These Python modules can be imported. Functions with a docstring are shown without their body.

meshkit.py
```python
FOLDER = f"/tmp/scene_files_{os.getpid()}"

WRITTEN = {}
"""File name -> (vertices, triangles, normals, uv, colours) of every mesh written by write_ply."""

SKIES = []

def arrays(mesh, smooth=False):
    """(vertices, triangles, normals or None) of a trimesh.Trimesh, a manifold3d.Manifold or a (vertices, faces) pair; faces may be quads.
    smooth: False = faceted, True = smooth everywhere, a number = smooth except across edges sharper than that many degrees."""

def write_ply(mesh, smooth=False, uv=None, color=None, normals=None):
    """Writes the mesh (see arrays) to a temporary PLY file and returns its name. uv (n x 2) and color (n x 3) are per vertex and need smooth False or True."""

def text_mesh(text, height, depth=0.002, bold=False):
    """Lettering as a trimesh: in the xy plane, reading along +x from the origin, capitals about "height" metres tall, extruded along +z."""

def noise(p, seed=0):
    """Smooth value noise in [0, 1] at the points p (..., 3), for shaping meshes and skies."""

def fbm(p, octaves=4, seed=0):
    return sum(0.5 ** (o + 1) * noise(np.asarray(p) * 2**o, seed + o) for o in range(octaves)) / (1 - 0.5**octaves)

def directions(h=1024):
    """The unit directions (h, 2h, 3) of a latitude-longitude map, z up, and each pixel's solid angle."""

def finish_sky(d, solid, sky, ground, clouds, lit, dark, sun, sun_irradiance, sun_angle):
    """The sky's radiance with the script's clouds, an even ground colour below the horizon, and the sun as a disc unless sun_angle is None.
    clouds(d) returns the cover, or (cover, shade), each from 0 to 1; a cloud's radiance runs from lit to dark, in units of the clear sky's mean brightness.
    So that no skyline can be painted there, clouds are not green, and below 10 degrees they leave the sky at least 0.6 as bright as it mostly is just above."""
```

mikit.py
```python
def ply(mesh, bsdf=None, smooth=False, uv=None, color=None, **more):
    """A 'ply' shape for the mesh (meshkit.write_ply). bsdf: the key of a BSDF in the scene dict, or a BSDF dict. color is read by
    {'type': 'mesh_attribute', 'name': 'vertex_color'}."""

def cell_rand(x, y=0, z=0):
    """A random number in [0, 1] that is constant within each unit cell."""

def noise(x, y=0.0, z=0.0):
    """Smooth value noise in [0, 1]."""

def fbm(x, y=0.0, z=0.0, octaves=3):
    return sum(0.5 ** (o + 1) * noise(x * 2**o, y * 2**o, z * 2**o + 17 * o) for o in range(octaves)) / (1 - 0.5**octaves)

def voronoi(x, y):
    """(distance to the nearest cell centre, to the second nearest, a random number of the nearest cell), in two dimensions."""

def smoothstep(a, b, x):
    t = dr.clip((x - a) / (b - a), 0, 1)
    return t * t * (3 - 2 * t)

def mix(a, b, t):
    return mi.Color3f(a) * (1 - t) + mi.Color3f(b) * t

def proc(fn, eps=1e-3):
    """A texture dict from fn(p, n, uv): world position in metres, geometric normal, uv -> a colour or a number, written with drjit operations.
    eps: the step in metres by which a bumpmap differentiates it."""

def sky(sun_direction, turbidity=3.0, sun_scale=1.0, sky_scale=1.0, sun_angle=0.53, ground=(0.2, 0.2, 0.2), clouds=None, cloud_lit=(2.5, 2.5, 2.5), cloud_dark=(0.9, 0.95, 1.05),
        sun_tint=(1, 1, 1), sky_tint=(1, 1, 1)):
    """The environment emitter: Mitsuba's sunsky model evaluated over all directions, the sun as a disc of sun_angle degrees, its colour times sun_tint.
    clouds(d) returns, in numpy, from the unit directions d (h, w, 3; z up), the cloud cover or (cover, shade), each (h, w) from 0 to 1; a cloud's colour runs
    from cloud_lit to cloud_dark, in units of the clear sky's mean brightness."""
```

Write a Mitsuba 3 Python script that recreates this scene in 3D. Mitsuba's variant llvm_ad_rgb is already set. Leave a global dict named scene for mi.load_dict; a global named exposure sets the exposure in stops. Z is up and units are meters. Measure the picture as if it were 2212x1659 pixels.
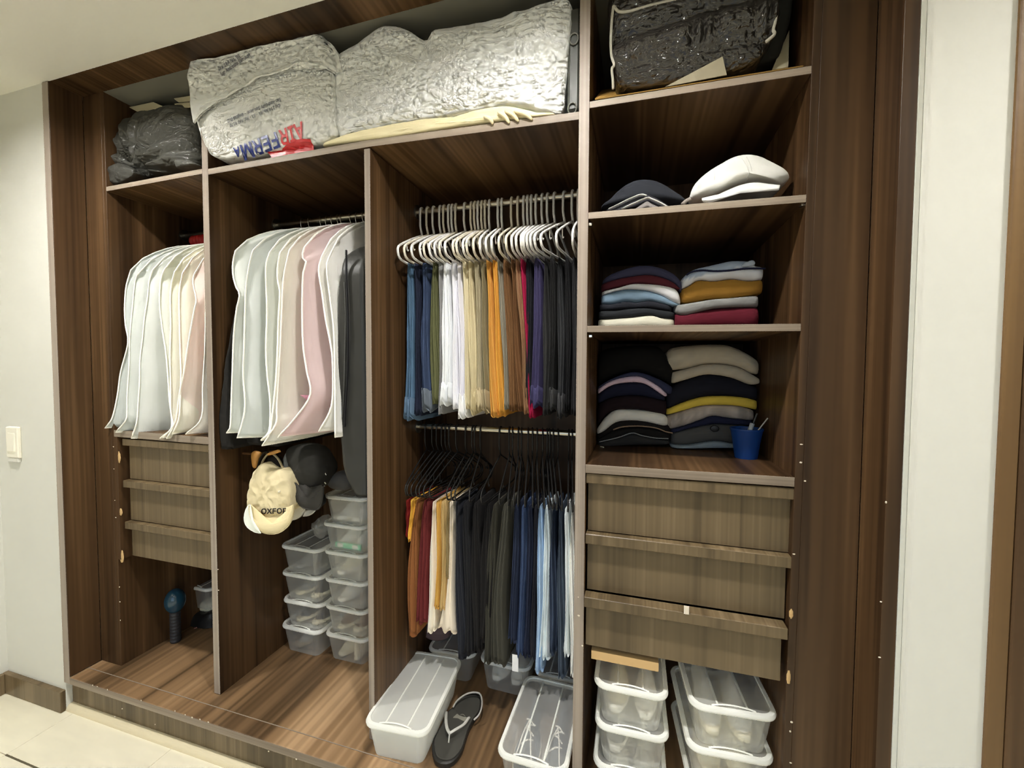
import math, random
import numpy as np, trimesh, drjit as dr, mitsuba as mi
import mikit, meshkit
from mikit import noise, fbm, smoothstep, mix, cell_rand
from meshkit import fbm as nfbm, noise as nnoise

T = mi.ScalarTransform4f
scene, labels = {}, {}

# ------------------------------------------------------------------ camera, light, exposure
F, CY = 901.8646, 829.5                       # focal length and centre row, for a frame of 2212 x 1659
YAW, PITCH, ROLL = -0.28668, -0.037946, 0.004319
CAM = np.array([0.0, -1.2902, 1.5])
_cy, _sy, _cp, _sp, _cr, _sr = math.cos(YAW), math.sin(YAW), math.cos(PITCH), math.sin(PITCH), math.cos(ROLL), math.sin(ROLL)
FWD = np.array([_sy * _cp, _cy * _cp, _sp])
_right = np.array([_cy, -_sy, 0.0])
_up = np.cross(_right, FWD)
RIGHT, UP = _cr * _right + _sr * _up, -_sr * _right + _cr * _up
scene['camera'] = {'type': 'perspective', 'fov': 2 * math.degrees(math.atan(1106 / F)), 'fov_axis': 'x', 'near_clip': 0.01, 'far_clip': 100.0,
                   'to_world': T().look_at(origin=CAM.tolist(), target=(CAM + FWD).tolist(), up=UP.tolist())}
exposure = 0.25
WARM = (1.0, 0.972, 0.925)
LAMP = 620.0
DOWNLIGHTS = [(-1.95, -0.60, 1.6), (-0.25, -0.60, 1.6), (1.45, -0.60, 1.5), (-1.95, -2.2, 0.35), (-0.25, -2.2, 0.35), (1.45, -2.2, 0.35)]
scene['daylight'] = mikit.sky((0.5, -0.25, 0.75), turbidity=4.0, sun_scale=0.0, sky_scale=10.0, sky_tint=(1.0, 0.94, 0.84))


def at(px, py, x=None, y=None, z=None):
    """The point of the place seen at a position of the photograph, on the plane x=, y= or z=."""
    d = (px - 1106) / F * RIGHT - (py - CY) / F * UP + FWD
    k, v = (0, x) if x is not None else (1, y) if y is not None else (2, z)
    return CAM + d * ((v - CAM[k]) / d[k])


# ------------------------------------------------------------------ names, labels
_count = {}


def key(name):
    n = _count.get(name, 0)
    _count[name] = n + 1
    return name if n == 0 else f'{name}_{n:03d}'


def thing(name, label, cat, group=None):
    k = key(name)
    labels[k] = {'label': label, 'category': cat}
    if group:
        labels[k]['group'] = group
    return k


def part(owner, name, mesh, bsdf, smooth=False, label=None, color=None, to_world=None, **more):
    k = key(f'{owner}__{name}')
    shape = dict(mesh) if isinstance(mesh, dict) else mikit.ply(mesh, bsdf, smooth=smooth, color=color, **more)
    if to_world is not None:
        shape['to_world'] = to_world
    scene[k] = shape
    if label:
        labels[k] = {'label': label}
    return k


def solo(name, label, cat, mesh, bsdf, smooth=False, group=None, color=None):
    k = thing(name, label, cat, group)
    scene[k] = mikit.ply(mesh, bsdf, smooth=smooth, color=color)
    return k


def struct(name, mesh, bsdf, smooth=False, label=None):
    scene[name] = mikit.ply(mesh, bsdf, smooth=smooth)
    labels[name] = {'kind': 'structure'}
    if label:
        labels[name]['label'] = label
    return name


# ------------------------------------------------------------------ mesh helpers
def quad_faces(n, m, close_m=False, close_n=False):
    """Faces of a grid of n rows of m points."""
    i, j = np.meshgrid(np.arange(n if close_n else n - 1), np.arange(m if close_m else m - 1), indexing='ij')
    i2, j2 = (i + 1) % n, (j + 1) % m
    a, b, c, d = i * m + j, i * m + j2, i2 * m + j2, i2 * m + j
    return np.vstack([np.stack([a, b, c], -1).reshape(-1, 3), np.stack([a, c, d], -1).reshape(-1, 3)])


def outward(v, f):
    """The closed mesh with its triangles facing outward."""
    t = v[f]
    vol = np.einsum('ij,ij->i', t[:, 0], np.cross(t[:, 1], t[:, 2])).sum()
    return (v, f if vol > 0 else f[:, ::-1])


def loft(rings, caps=True):
    """A closed surface through rings (n, m, 3)."""
    r = np.asarray(rings, float)
    n, m = r.shape[:2]
    v, f = r.reshape(-1, 3), quad_faces(n, m, True)
    if caps:
        v = np.vstack([v, r[0].mean(0), r[-1].mean(0)])
        j = np.arange(m)
        j2 = (j + 1) % m
        f = np.vstack([f, np.stack([j2, j, j * 0 + n * m], -1), np.stack([(n - 1) * m + j, (n - 1) * m + j2, j * 0 + n * m + 1], -1)])
        return outward(v, f)
    return (v, f)


def join(*meshes):
    vs, fs, k = [], [], 0
    for m in meshes:
        if hasattr(m, 'vertices'):
            m = (np.array(m.vertices), np.array(m.faces))
        v, f = np.asarray(m[0], float), np.asarray(m[1], int)
        vs.append(v)
        fs.append(f + k)
        k += len(v)
    return (np.vstack(vs), np.vstack(fs))


def moved(m, d=(0, 0, 0), rz=0.0, s=1.0):
    v = np.asarray(m[0], float) * s
    c, q = math.cos(rz), math.sin(rz)
    v = np.stack([v[:, 0] * c - v[:, 1] * q, v[:, 0] * q + v[:, 1] * c, v[:, 2]], 1)
    return (v + np.asarray(d, float), m[1])


def hex8(c, bevel=0.0):
    """A box from its eight corners c[ix][iy][iz], edges chamfered by bevel."""
    c = np.asarray(c, float).reshape(2, 2, 2, 3)
    if bevel <= 0:
        p = c.reshape(-1, 3)
    else:
        p = []
        for i, j, k in np.ndindex(2, 2, 2):
            a = c[i, j, k]
            e = [c[1 - i, j, k] - a, c[i, 1 - j, k] - a, c[i, j, 1 - k] - a]
            e = [q / (np.linalg.norm(q) + 1e-9) * min(bevel, np.linalg.norm(q) * 0.45) for q in e]
            p += [a + e[0] + e[1], a + e[0] + e[2], a + e[1] + e[2]]
    h = trimesh.Trimesh(np.array(p), process=False).convex_hull
    return (np.array(h.vertices), np.array(h.faces))


def bx(x0, x1, y0, y1, z0, z1, bevel=0.001):
    return hex8([[[(x, y, z) for z in (z0, z1)] for y in (y0, y1)] for x in (x0, x1)], bevel)


def tube(points, r, sides=8, closed=False, flat=1.0):
    """A round bar along a polyline; r a number or one per point."""
    p = np.asarray(points, float)
    n = len(p)
    if closed:
        t = np.roll(p, -1, 0) - np.roll(p, 1, 0)
    else:
        t = np.gradient(p, axis=0)
    t /= np.linalg.norm(t, axis=1, keepdims=True) + 1e-12
    a = np.zeros_like(p)
    u = np.cross(t[0], [0, 0, 1.0] if abs(t[0, 2]) < 0.9 else [1.0, 0, 0])
    for i in range(n):
        u = u - t[i] * (u @ t[i])
        u /= np.linalg.norm(u) + 1e-12
        a[i] = u
    b = np.cross(t, a)
    g = np.arange(sides) * 2 * np.pi / sides
    r = np.broadcast_to(np.asarray(r, float), (n,))[:, None, None]
    rings = p[:, None] + r * (np.cos(g)[None, :, None] * a[:, None] + flat * np.sin(g)[None, :, None] * b[:, None])
    if closed:
        return outward(rings.reshape(-1, 3), quad_faces(n, sides, True, True))
    return loft(rings)


def smooth_line(pts, n):
    """n points along a Catmull-Rom curve through pts."""
    p = np.asarray(pts, float)
    if len(p) < 3:
        t = np.linspace(0, 1, n)[:, None]
        return p[0] * (1 - t) + p[-1] * t
    q = np.vstack([2 * p[0] - p[1], p, 2 * p[-1] - p[-2]])
    d = np.concatenate([[0], np.cumsum(np.linalg.norm(np.diff(p, axis=0), axis=1))])
    s = np.linspace(0, d[-1], n)
    k = np.clip(np.searchsorted(d, s, side='right') - 1, 0, len(p) - 2)
    t = ((s - d[k]) / (d[k + 1] - d[k]))[:, None]
    a, b, c, e = q[k], q[k + 1], q[k + 2], q[k + 3]
    return 0.5 * (2 * b + (c - a) * t + (2 * a - 5 * b + 4 * c - e) * t**2 + (3 * b - a - 3 * c + e) * t**3)


def rrect(w, d, r, n=5):
    """Points of a rounded rectangle, centred, counterclockwise (m, 2)."""
    out = []
    for k, (sx, sy) in enumerate(((1, 1), (-1, 1), (-1, -1), (1, -1))):
        g = k * np.pi / 2 + np.linspace(0, np.pi / 2, n)
        out.append(np.stack([sx * (w / 2 - r) + r * np.cos(g), sy * (d / 2 - r) + r * np.sin(g)], 1))
    return np.vstack(out)


def ring3(xy, z):
    return np.concatenate([xy, np.full((len(xy), 1), z)], 1)


# ------------------------------------------------------------------ materials
def mat(name, d):
    scene[name] = d
    return name


def plain(name, rgb, rough=0.6, **more):
    return mat(name, {'type': 'twosided', 'b': {'type': 'principled', 'base_color': {'type': 'rgb', 'value': list(rgb)}, 'roughness': rough, **more}})


def grain(scale, dark, mid, light, along=None):
    def fn(p, n, uv):
        flat = dr.abs(n.z) > 0.5
        if along == 'x':
            g, v = p.z + p.y, p.x
        elif along == 'z':
            g, v = p.x + p.y, p.z
        else:
            g, v = dr.select(flat, p.x, p.x + 1.3 * p.y), dr.select(flat, p.y, p.z)
        a = fbm(g * 30 * scale, v * 0.8, 3.7)
        b = noise(g * 150 * scale, v * 2.0, 1.3)
        c = fbm(g * 8 * scale + 5, v * 0.45, 9.1)
        t = smoothstep(0.20, 0.80, 0.40 * a + 0.14 * b + 0.50 * c - 0.03)
        return mix(mix(dark, mid, smoothstep(0.0, 0.55, t)), light, smoothstep(0.5, 1.0, t))
    return mikit.proc(fn)


def wood(name, scale, dark, mid, light, rough=0.42, along=None, spec=0.35):
    return mat(name, {'type': 'twosided', 'b': {'type': 'principled', 'base_color': grain(scale, dark, mid, light, along), 'roughness': rough, 'specular': spec}})


wood('wood_panel', 0.75, (0.022, 0.011, 0.005), (0.068, 0.036, 0.016), (0.150, 0.084, 0.039), spec=0.25)
wood('wood_floor', 0.55, (0.055, 0.032, 0.016), (0.235, 0.142, 0.072), (0.47, 0.31, 0.175), rough=0.38)
wood('wood_drawer', 1.5, (0.070, 0.049, 0.026), (0.130, 0.093, 0.050), (0.190, 0.139, 0.080), rough=0.36, spec=0.3)
wood('wood_edge', 2.2, (0.165, 0.128, 0.095), (0.245, 0.198, 0.152), (0.33, 0.275, 0.215), rough=0.5, along='x')
wood('wood_post', 2.2, (0.20, 0.160, 0.130), (0.30, 0.250, 0.205), (0.40, 0.345, 0.29), rough=0.5, along='z')
plain('top_grey', (0.17, 0.165, 0.135), 0.45)
plain('raw_board', (0.50, 0.33, 0.15), 0.9)
plain('chip_white', (0.62, 0.55, 0.45), 0.8)


def paint_fn(p, n, uv):
    return mi.Color3f(0.60, 0.595, 0.545) * (0.97 + 0.06 * fbm(p.x * 3, p.y * 3, p.z * 3))


mat('paint', {'type': 'twosided', 'b': {'type': 'principled', 'base_color': mikit.proc(paint_fn), 'roughness': 0.75, 'specular': 0.3}})
plain('ceiling_paint', (0.80, 0.785, 0.70), 0.85)
plain('caulk', (0.60, 0.60, 0.55), 0.6)


def tile_fn(p, n, uv):
    a = fbm(p.x * 6, p.y * 30, 2.0)
    return mi.Color3f(0.74, 0.70, 0.55) * (0.93 + 0.12 * a)


mat('tile', {'type': 'twosided', 'b': {'type': 'principled', 'base_color': mikit.proc(tile_fn), 'roughness': 0.35, 'specular': 0.4}})
plain('grout', (0.50, 0.45, 0.34), 0.9)
plain('dark_gap', (0.10, 0.085, 0.05), 0.8)
plain('strip_cream', (0.62, 0.55, 0.38), 0.5)
plain('switch_white', (0.78, 0.75, 0.64), 0.4)
plain('steel', (0.62, 0.57, 0.47), 0.22, metallic=1.0)
plain('steel_dark', (0.30, 0.29, 0.26), 0.32, metallic=1.0)
plain('chrome', (0.75, 0.73, 0.68), 0.18, metallic=1.0)
mat('cloth', {'type': 'twosided', 'b': {'type': 'principled', 'base_color': {'type': 'mesh_attribute', 'name': 'vertex_color'}, 'roughness': 0.9, 'specular': 0.2, 'sheen': 0.3}})
mat('satin', {'type': 'twosided', 'b': {'type': 'principled', 'base_color': {'type': 'mesh_attribute', 'name': 'vertex_color'}, 'roughness': 0.45, 'specular': 0.4}})
mat('gloss', {'type': 'twosided', 'b': {'type': 'principled', 'base_color': {'type': 'mesh_attribute', 'name': 'vertex_color'}, 'roughness': 0.16, 'specular': 0.6}})
mat('sheer', {'type': 'principledthin', 'base_color': {'type': 'mesh_attribute', 'name': 'vertex_color'}, 'roughness': 0.7, 'diff_trans': 0.7, 'spec_trans': 0.0, 'eta': 1.3})


def clear_plastic(name, rgb, clear, rough=0.3, thru=0.8):
    """Thin milky plastic: part of the light passes straight through, the rest scatters in the sheet."""
    return mat(name, {'type': 'blendbsdf', 'weight': clear, 'milky': {'type': 'principledthin', 'base_color': {'type': 'rgb', 'value': list(rgb)}, 'roughness': rough, 'diff_trans': thru, 'spec_trans': 0.0, 'eta': 1.4},
                      'clear': {'type': 'thindielectric', 'int_ior': 1.45}})


clear_plastic('tub', (0.95, 0.96, 0.92), 0.80, thru=0.6)
clear_plastic('lid', (0.95, 0.96, 0.94), 0.74, thru=0.5)
clear_plastic('tub_frosted', (0.93, 0.95, 0.92), 0.28)
clear_plastic('rim', (0.95, 0.96, 0.91), 0.06, thru=0.5)
mat('lamp_lens', {'type': 'diffuse', 'reflectance': {'type': 'rgb', 'value': [0.8, 0.8, 0.8]}})
plain('lamp_trim', (0.8, 0.8, 0.78), 0.4)


def tint(mesh, rgb, var=0.08, freq=(25, 25, 6), seed=0):
    """Vertex colours: one cloth colour with slight unevenness."""
    v = np.asarray(mesh[0], float)
    k = 1 + var * 2 * (nfbm(v * np.array(freq), 3, seed) - 0.5)
    return np.clip(k[:, None] * np.asarray(rgb, float)[None], 0, 0.95)


def srgb(r, g, b, k=1.0):
    c = np.array([r, g, b]) / 255.0
    return tuple(np.where(c < 0.04045, c / 12.92, ((c + 0.055) / 1.055) ** 2.4) * k)


# ------------------------------------------------------------------ the room
ZF, ZC, YW = -0.042, 2.699, -0.112
XA, XB, YB = -2.84, 2.10, -3.0


def plane(p0, p1, p2, p3):
    return (np.array([p0, p1, p2, p3], float), np.array([[0, 1, 2], [0, 2, 3]]))


struct('floor', bx(XA - 0.05, XB + 0.05, YB - 0.1, 0.70, ZF - 0.06, ZF - 0.004, 0), 'grout')
# tiles: the joints seen at the lower left run to the wardrobe at x = -2.374; rows end 0.195 m in front of it
tx = [XA] + [x for x in np.arange(-2.974, XB, 0.60) if x > XA] + [XB]
ty = [-0.075, -0.322]
while ty[-1] > YB + 0.3:
    ty.append(ty[-1] - 0.60)
ty[-1] = YB
for i in range(len(tx) - 1):
    for j in range(len(ty) - 1):
        part('floor', 'tile', bx(tx[i] + 0.0008, tx[i + 1] - 0.0008, ty[j + 1] + 0.0008, ty[j] - 0.0008, ZF - 0.02, ZF, 0.0006), 'tile')
part('floor', 'dark_joint', bx(-2.373, -1.0, -0.3255, -0.3195, ZF - 0.01, ZF + 0.0012, 0), 'dark_gap', label='dark joint strip in the cream floor')
from shapely.geometry import Polygon, Point, box as sbox
_c = sbox(XA - 0.04, YB - 0.05, XB + 0.04, -0.1118)
for lx, ly, k in DOWNLIGHTS:
    _c = _c.difference(Point(lx, ly).buffer(0.056, 10))
_c = trimesh.creation.extrude_polygon(_c, 0.012, engine='earcut')
struct('ceiling', (np.array(_c.vertices) + [0, 0, ZC], np.array(_c.faces)), 'ceiling_paint')
struct('ceiling_sky_seal', bx(XA - 0.05, XB + 0.05, YB - 0.1, 0.70, ZC + 0.06, ZC + 0.12, 0), 'ceiling_paint')  # added out of view above everything, keeps sky light from leaking in
struct('wall_sky_seal', bx(XA - 0.05, XB + 0.05, 0.65, 0.70, ZF, ZC + 0.06, 0), 'paint')  # unseen, added behind the wardrobe to block sky light at its joints
struct('wall_left', bx(XA - 0.05, -2.4235, YW, 0.65, ZF, ZC + 0.06, 0.002), 'paint')
struct('wall_side', bx(XA - 0.05, XA, YB - 0.1, YW, ZF, ZC + 0.06, 0), 'paint')
# right of the wardrobe: a strip of wall with a rounded corner, its edge caulked against the frame
ang = np.linspace(0, np.pi / 2, 6)
prof = [(0.608, 0.65), (0.608, -0.118)] + [(0.618 - 0.010 * math.cos(a), -0.118 - 0.010 * math.sin(a)) for a in ang] + [(0.80, -0.128), (0.80, 0.65)]
struct('wall_right', loft([[(x, y, ZF) for x, y in prof], [(x, y, ZC) for x, y in prof]]), 'paint', smooth=35)
part('wall_right', 'caulk_line', bx(0.5965, 0.6085, -0.117, -0.09, ZF, ZC, 0.002), 'caulk', label='grey caulk line beside the wardrobe frame')
struct('wall_right_rest', bx(1.75, XB, -0.128, 0.65, ZF, ZC + 0.06, 0), 'paint')
struct('wall_end', bx(XB, XB + 0.05, YB - 0.1, 0.65, ZF, ZC + 0.06, 0), 'paint')
# the wall behind the camera, with a window
wx0, wx1, wz0, wz1 = -1.5, 1.0, 0.45, 2.35
struct('wall_back', join(bx(XA, wx0, YB - 0.1, YB, ZF, ZC + 0.06, 0), bx(wx1, XB, YB - 0.1, YB, ZF, ZC + 0.06, 0), bx(wx0, wx1, YB - 0.1, YB, ZF, wz0, 0), bx(wx0, wx1, YB - 0.1, YB, wz1, ZC + 0.06, 0)), 'paint')
struct('window_1', join(bx(wx0, wx1, YB - 0.08, YB - 0.03, wz0, wz0 + 0.05), bx(wx0, wx1, YB - 0.08, YB - 0.03, wz1 - 0.05, wz1), bx(wx0, wx0 + 0.05, YB - 0.08, YB - 0.03, wz0 + 0.05, wz1 - 0.05),
                        bx(wx1 - 0.05, wx1, YB - 0.08, YB - 0.03, wz0 + 0.05, wz1 - 0.05), bx(0.08, 0.13, YB - 0.08, YB - 0.03, wz0 + 0.05, wz1 - 0.05)), 'lamp_trim')
mat('pane', {'type': 'thindielectric'})
for a, b in ((wx0 + 0.05, 0.08), (0.13, wx1 - 0.05)):
    part('window_1', 'pane', plane((a, YB - 0.055, wz0 + 0.05), (b, YB - 0.055, wz0 + 0.05), (b, YB - 0.055, wz1 - 0.05), (a, YB - 0.055, wz1 - 0.05)), 'pane')
# the dark wooden door at the right edge
struct('door_1', bx(0.835, 1.75, -0.112, -0.072, ZF, ZC, 0.001), 'wood_panel')
wood('wood_casing_lit', 1.0, (0.085, 0.045, 0.016), (0.130, 0.072, 0.028), (0.190, 0.110, 0.042))  # light on the casing edge is put into this lighter, redder wood
part('door_1', 'casing', bx(0.7555, 0.788, -0.136, -0.10, ZF, ZC, 0.002), 'wood_casing_lit', label='edge of the door frame, its lit look put into a lighter reddish colour')
part('door_1', 'frame', bx(0.788, 0.90, -0.140, -0.09, ZF, ZC, 0.003), 'wood_panel')
# baseboard left
struct('baseboard_left', bx(XA, -2.4235, -0.132, YW, ZF, 0.054, 0.002), 'wood_drawer')
struct('baseboard_side', bx(XA, XA + 0.02, YB, -0.132, ZF, 0.054, 0.002), 'wood_drawer')
struct('trim_1', loft([[(x, -0.09 - 0.026 * math.cos(a), ZF + 0.024 * math.sin(a)) for a in np.linspace(0, np.pi / 2, 6)] + [(x, -0.09, ZF)] for x in (-2.4225, 0.596)]), 'strip_cream', smooth=40)

for i, (lx, ly, k) in enumerate(DOWNLIGHTS):
    t = thing('ceiling_light', 'round recessed downlight in the ceiling ' + ('in front of the left bays', 'in front of the main divider', 'in front of the right door', 'over the room behind the left bays', 'over the middle of the room', 'over the right of the room')[i], 'ceiling light', 'recessed downlights in the ceiling')
    g = np.linspace(0, 2 * np.pi, 33)[:-1]
    ring = lambda r, z: np.stack([lx + r * np.cos(g), ly + r * np.sin(g), g * 0 + z], 1)
    part(t, 'trim_ring', loft([ring(0.0555, ZC + 0.002), ring(0.0565, ZC - 0.004), ring(0.072, ZC - 0.005), ring(0.076, ZC - 0.0005)], caps=False), 'lamp_trim', smooth=40)
    part(t, 'housing', loft([ring(0.0555, ZC + 0.001), ring(0.0555, ZC + 0.024), ring(0.0570, ZC + 0.025), ring(0.0570, ZC + 0.013)], caps=False), 'lamp_trim', smooth=40)
    v = np.vstack([ring(0.055, ZC + 0.018), [[lx, ly, ZC + 0.018]]])
    j = np.arange(32)
    lens = mikit.ply((v, np.stack([(j + 1) % 32, j, j * 0 + 32], 1)), 'lamp_lens')
    lens['emitter'] = {'type': 'area', 'radiance': {'type': 'rgb', 'value': [LAMP * k * c for c in WARM]}}
    scene[f'{t}__lens'] = lens

# light switch on the left wall
t = thing('light_switch', 'cream double light switch on the wall left of the wardrobe', 'light switch')
sx0, sx1, sz0, sz1 = -2.752, -2.668, 1.084, 1.222
part(t, 'plate', hex8([[[(x, y, z) for z in ((sz0, sz1) if y < -0.12 else (sz0 - 0.003, sz1 + 0.003))] for y in (-0.126, YW)] for x in (sx0, sx1)], 0.003), 'switch_white')
part(t, 'rocker', hex8([[[(x, y + (0.004 if z > 1.19 else 0), z) for z in (1.112, 1.198)] for y in (-0.131, -0.124)] for x in (-2.738, -2.684)], 0.002), 'switch_white')
part(t, 'backbox', bx(-2.745, -2.675, -0.124, YW, 1.062, 1.082, 0.003), 'paint')

# ------------------------------------------------------------------ the wardrobe
WD = thing('wardrobe', 'built-in open wardrobe of dark walnut laminate with worn edges filling the wall', 'wardrobe')
XC, D1a, D1b, D2a, D2b, D3a, D3b = -2.253, -1.6875, -1.6555, -0.927, -0.904, -0.174, -0.143
ZP, ZT, DEP = 0.12, 2.703, 0.62
XRt = lambda z: 0.4115 + (z - 0.4) * 0.0092          # the right-hand panel leans a little
ST = 0.0195


def wpart(name, mesh, bsdf, **k):
    return part(WD, name, mesh, bsdf, **k)


wpart('frame_post', bx(-2.423, -2.386, -0.115, 0.0, ZP, ZT, 0.002), 'wood_panel')
wpart('edge_band', bx(-2.4232, -2.3858, -0.117, -0.115, ZP - 0.03, ZT - 0.006, 0.0008), 'wood_post')
wpart('frame_post', bx(0.568, 0.596, -0.115, 0.0, ZP, ZT, 0.002), 'wood_panel')
wpart('edge_band', bx(0.5665, 0.5964, -0.117, -0.115, ZP - 0.03, ZT - 0.006, 0.0008), 'wood_panel')
wpart('header_board', bx(-2.423, 0.596, -0.1165, -0.0005, ZT - 0.003, ZT + 0.02, 0.001), 'wood_panel')
wpart('top_panel', bx(-2.27, 0.46, 0.0005, DEP, ZT - 0.001, ZT + 0.02, 0.001), 'top_grey')
wpart('filler_strip', bx(-2.386, -2.272, 0.0, 0.018, ZP, ZT, 0.001), 'wood_panel')
wpart('side_panel', bx(-2.272, XC, 0.0005, DEP, ZP, ZT, 0.001), 'wood_panel')
wpart('side_panel', hex8([[[(XRt(z) + dx, y, z) for z in (ZP, ZT)] for y in (0.0005, DEP)] for dx in (0, 0.019)], 0.001), 'wood_panel')
wpart('filler_strip', hex8([[[((XRt(z) + 0.019) if i == 0 else 0.568, y, z) for z in (ZP, ZT)] for y in (0.0, 0.018)] for i in (0, 1)], 0.001), 'wood_panel')
wpart('back_panel', bx(-2.27, 0.46, DEP, DEP + 0.012, ZP, ZT, 0), 'wood_panel')
for a, b, top in ((D1a, D1b, ZT - 0.003), (D2a, D2b, 2.268), (D3a, D3b, ZT - 0.003)):
    wpart('divider', bx(a, b, 0.0015, DEP, ZP, top, 0.0006), 'wood_panel')
    wpart('edge_band', bx(a, b, 0.0, 0.0016, ZP + 0.002, top, 0.0005), 'wood_post')
# base: front board, back board, kickboard
wpart('base_board', bx(-2.386, 0.568, -0.1155, -0.0515, ZP - 0.03, ZP, 0.002), 'wood_floor')
wpart('base_board', bx(-2.386, 0.568, -0.0505, DEP, ZP - 0.03, ZP - 0.0005, 0.0015), 'wood_floor')
wpart('edge_band', bx(-2.386, 0.568, -0.117, -0.1155, ZP - 0.03, ZP - 0.001, 0.0006), 'wood_edge')
wpart('joint_strip', bx(-2.386, 0.568, -0.0525, -0.0495, ZP - 0.01, ZP + 0.0008, 0.0004), 'wood_edge', label='worn pale seam along the base board')
wpart('kickboard', bx(-2.4225, 0.596, -0.09, -0.07, ZF, ZP - 0.03, 0.001), 'wood_drawer')


def zl(px, py):
    return at(px, py, y=0)[2]


def shelf(x0, x1, zs0, zs1, y0=0.0, th=None, name='shelf'):
    """A shelf whose ends are at zs0, zs1 (top faces)."""
    th = th or ST
    wpart(name, hex8([[[(x, y, (za if x == x0 else zb)) for za, zb in ((zs0 - th, zs1 - th), (zs0, zs1))] for y in (y0 + 0.0015, DEP)] for x in (x0, x1)], 0.0006), 'wood_panel')
    wpart('edge_band', hex8([[[(x, y, (za if x == x0 else zb)) for za, zb in ((zs0 - th, zs1 - th), (zs0, zs1))] for y in (y0, y0 + 0.0016)] for x in (x0, x1)], 0.0005), 'wood_edge')


shelf(XC, D1a, zl(229.6, 403.4), zl(435, 364.6))
zm = zl(790, 303.5)
shelf(D1b, (D2a + D2b) / 2, zl(449, 364.6), zm, th=0.023)
shelf((D2a + D2b) / 2, D3a, zm, zl(1247.6, 241.4), th=0.023)
S1 = (zl(1271.6, 219.4), zl(1752.4, 141.7))
S2 = (zl(1271.6, 458.7), zl(1749.3, 419.5))
S3 = (zl(1270.5, 703.7), zl(1739.2, 699.0))
S4 = (zl(1265.7, 1003.5), zl(1727.5, 1032.0))
for s in (S1, S2, S3):
    shelf(D3b + 0.0005, XRt(s[1]) - 0.0005, *s)
shelf(D3b + 0.0005, XRt(1.2) - 0.0005, *S4, th=0.026)
shelf(XC, D1a, 1.213, 1.209, th=0.03)
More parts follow.
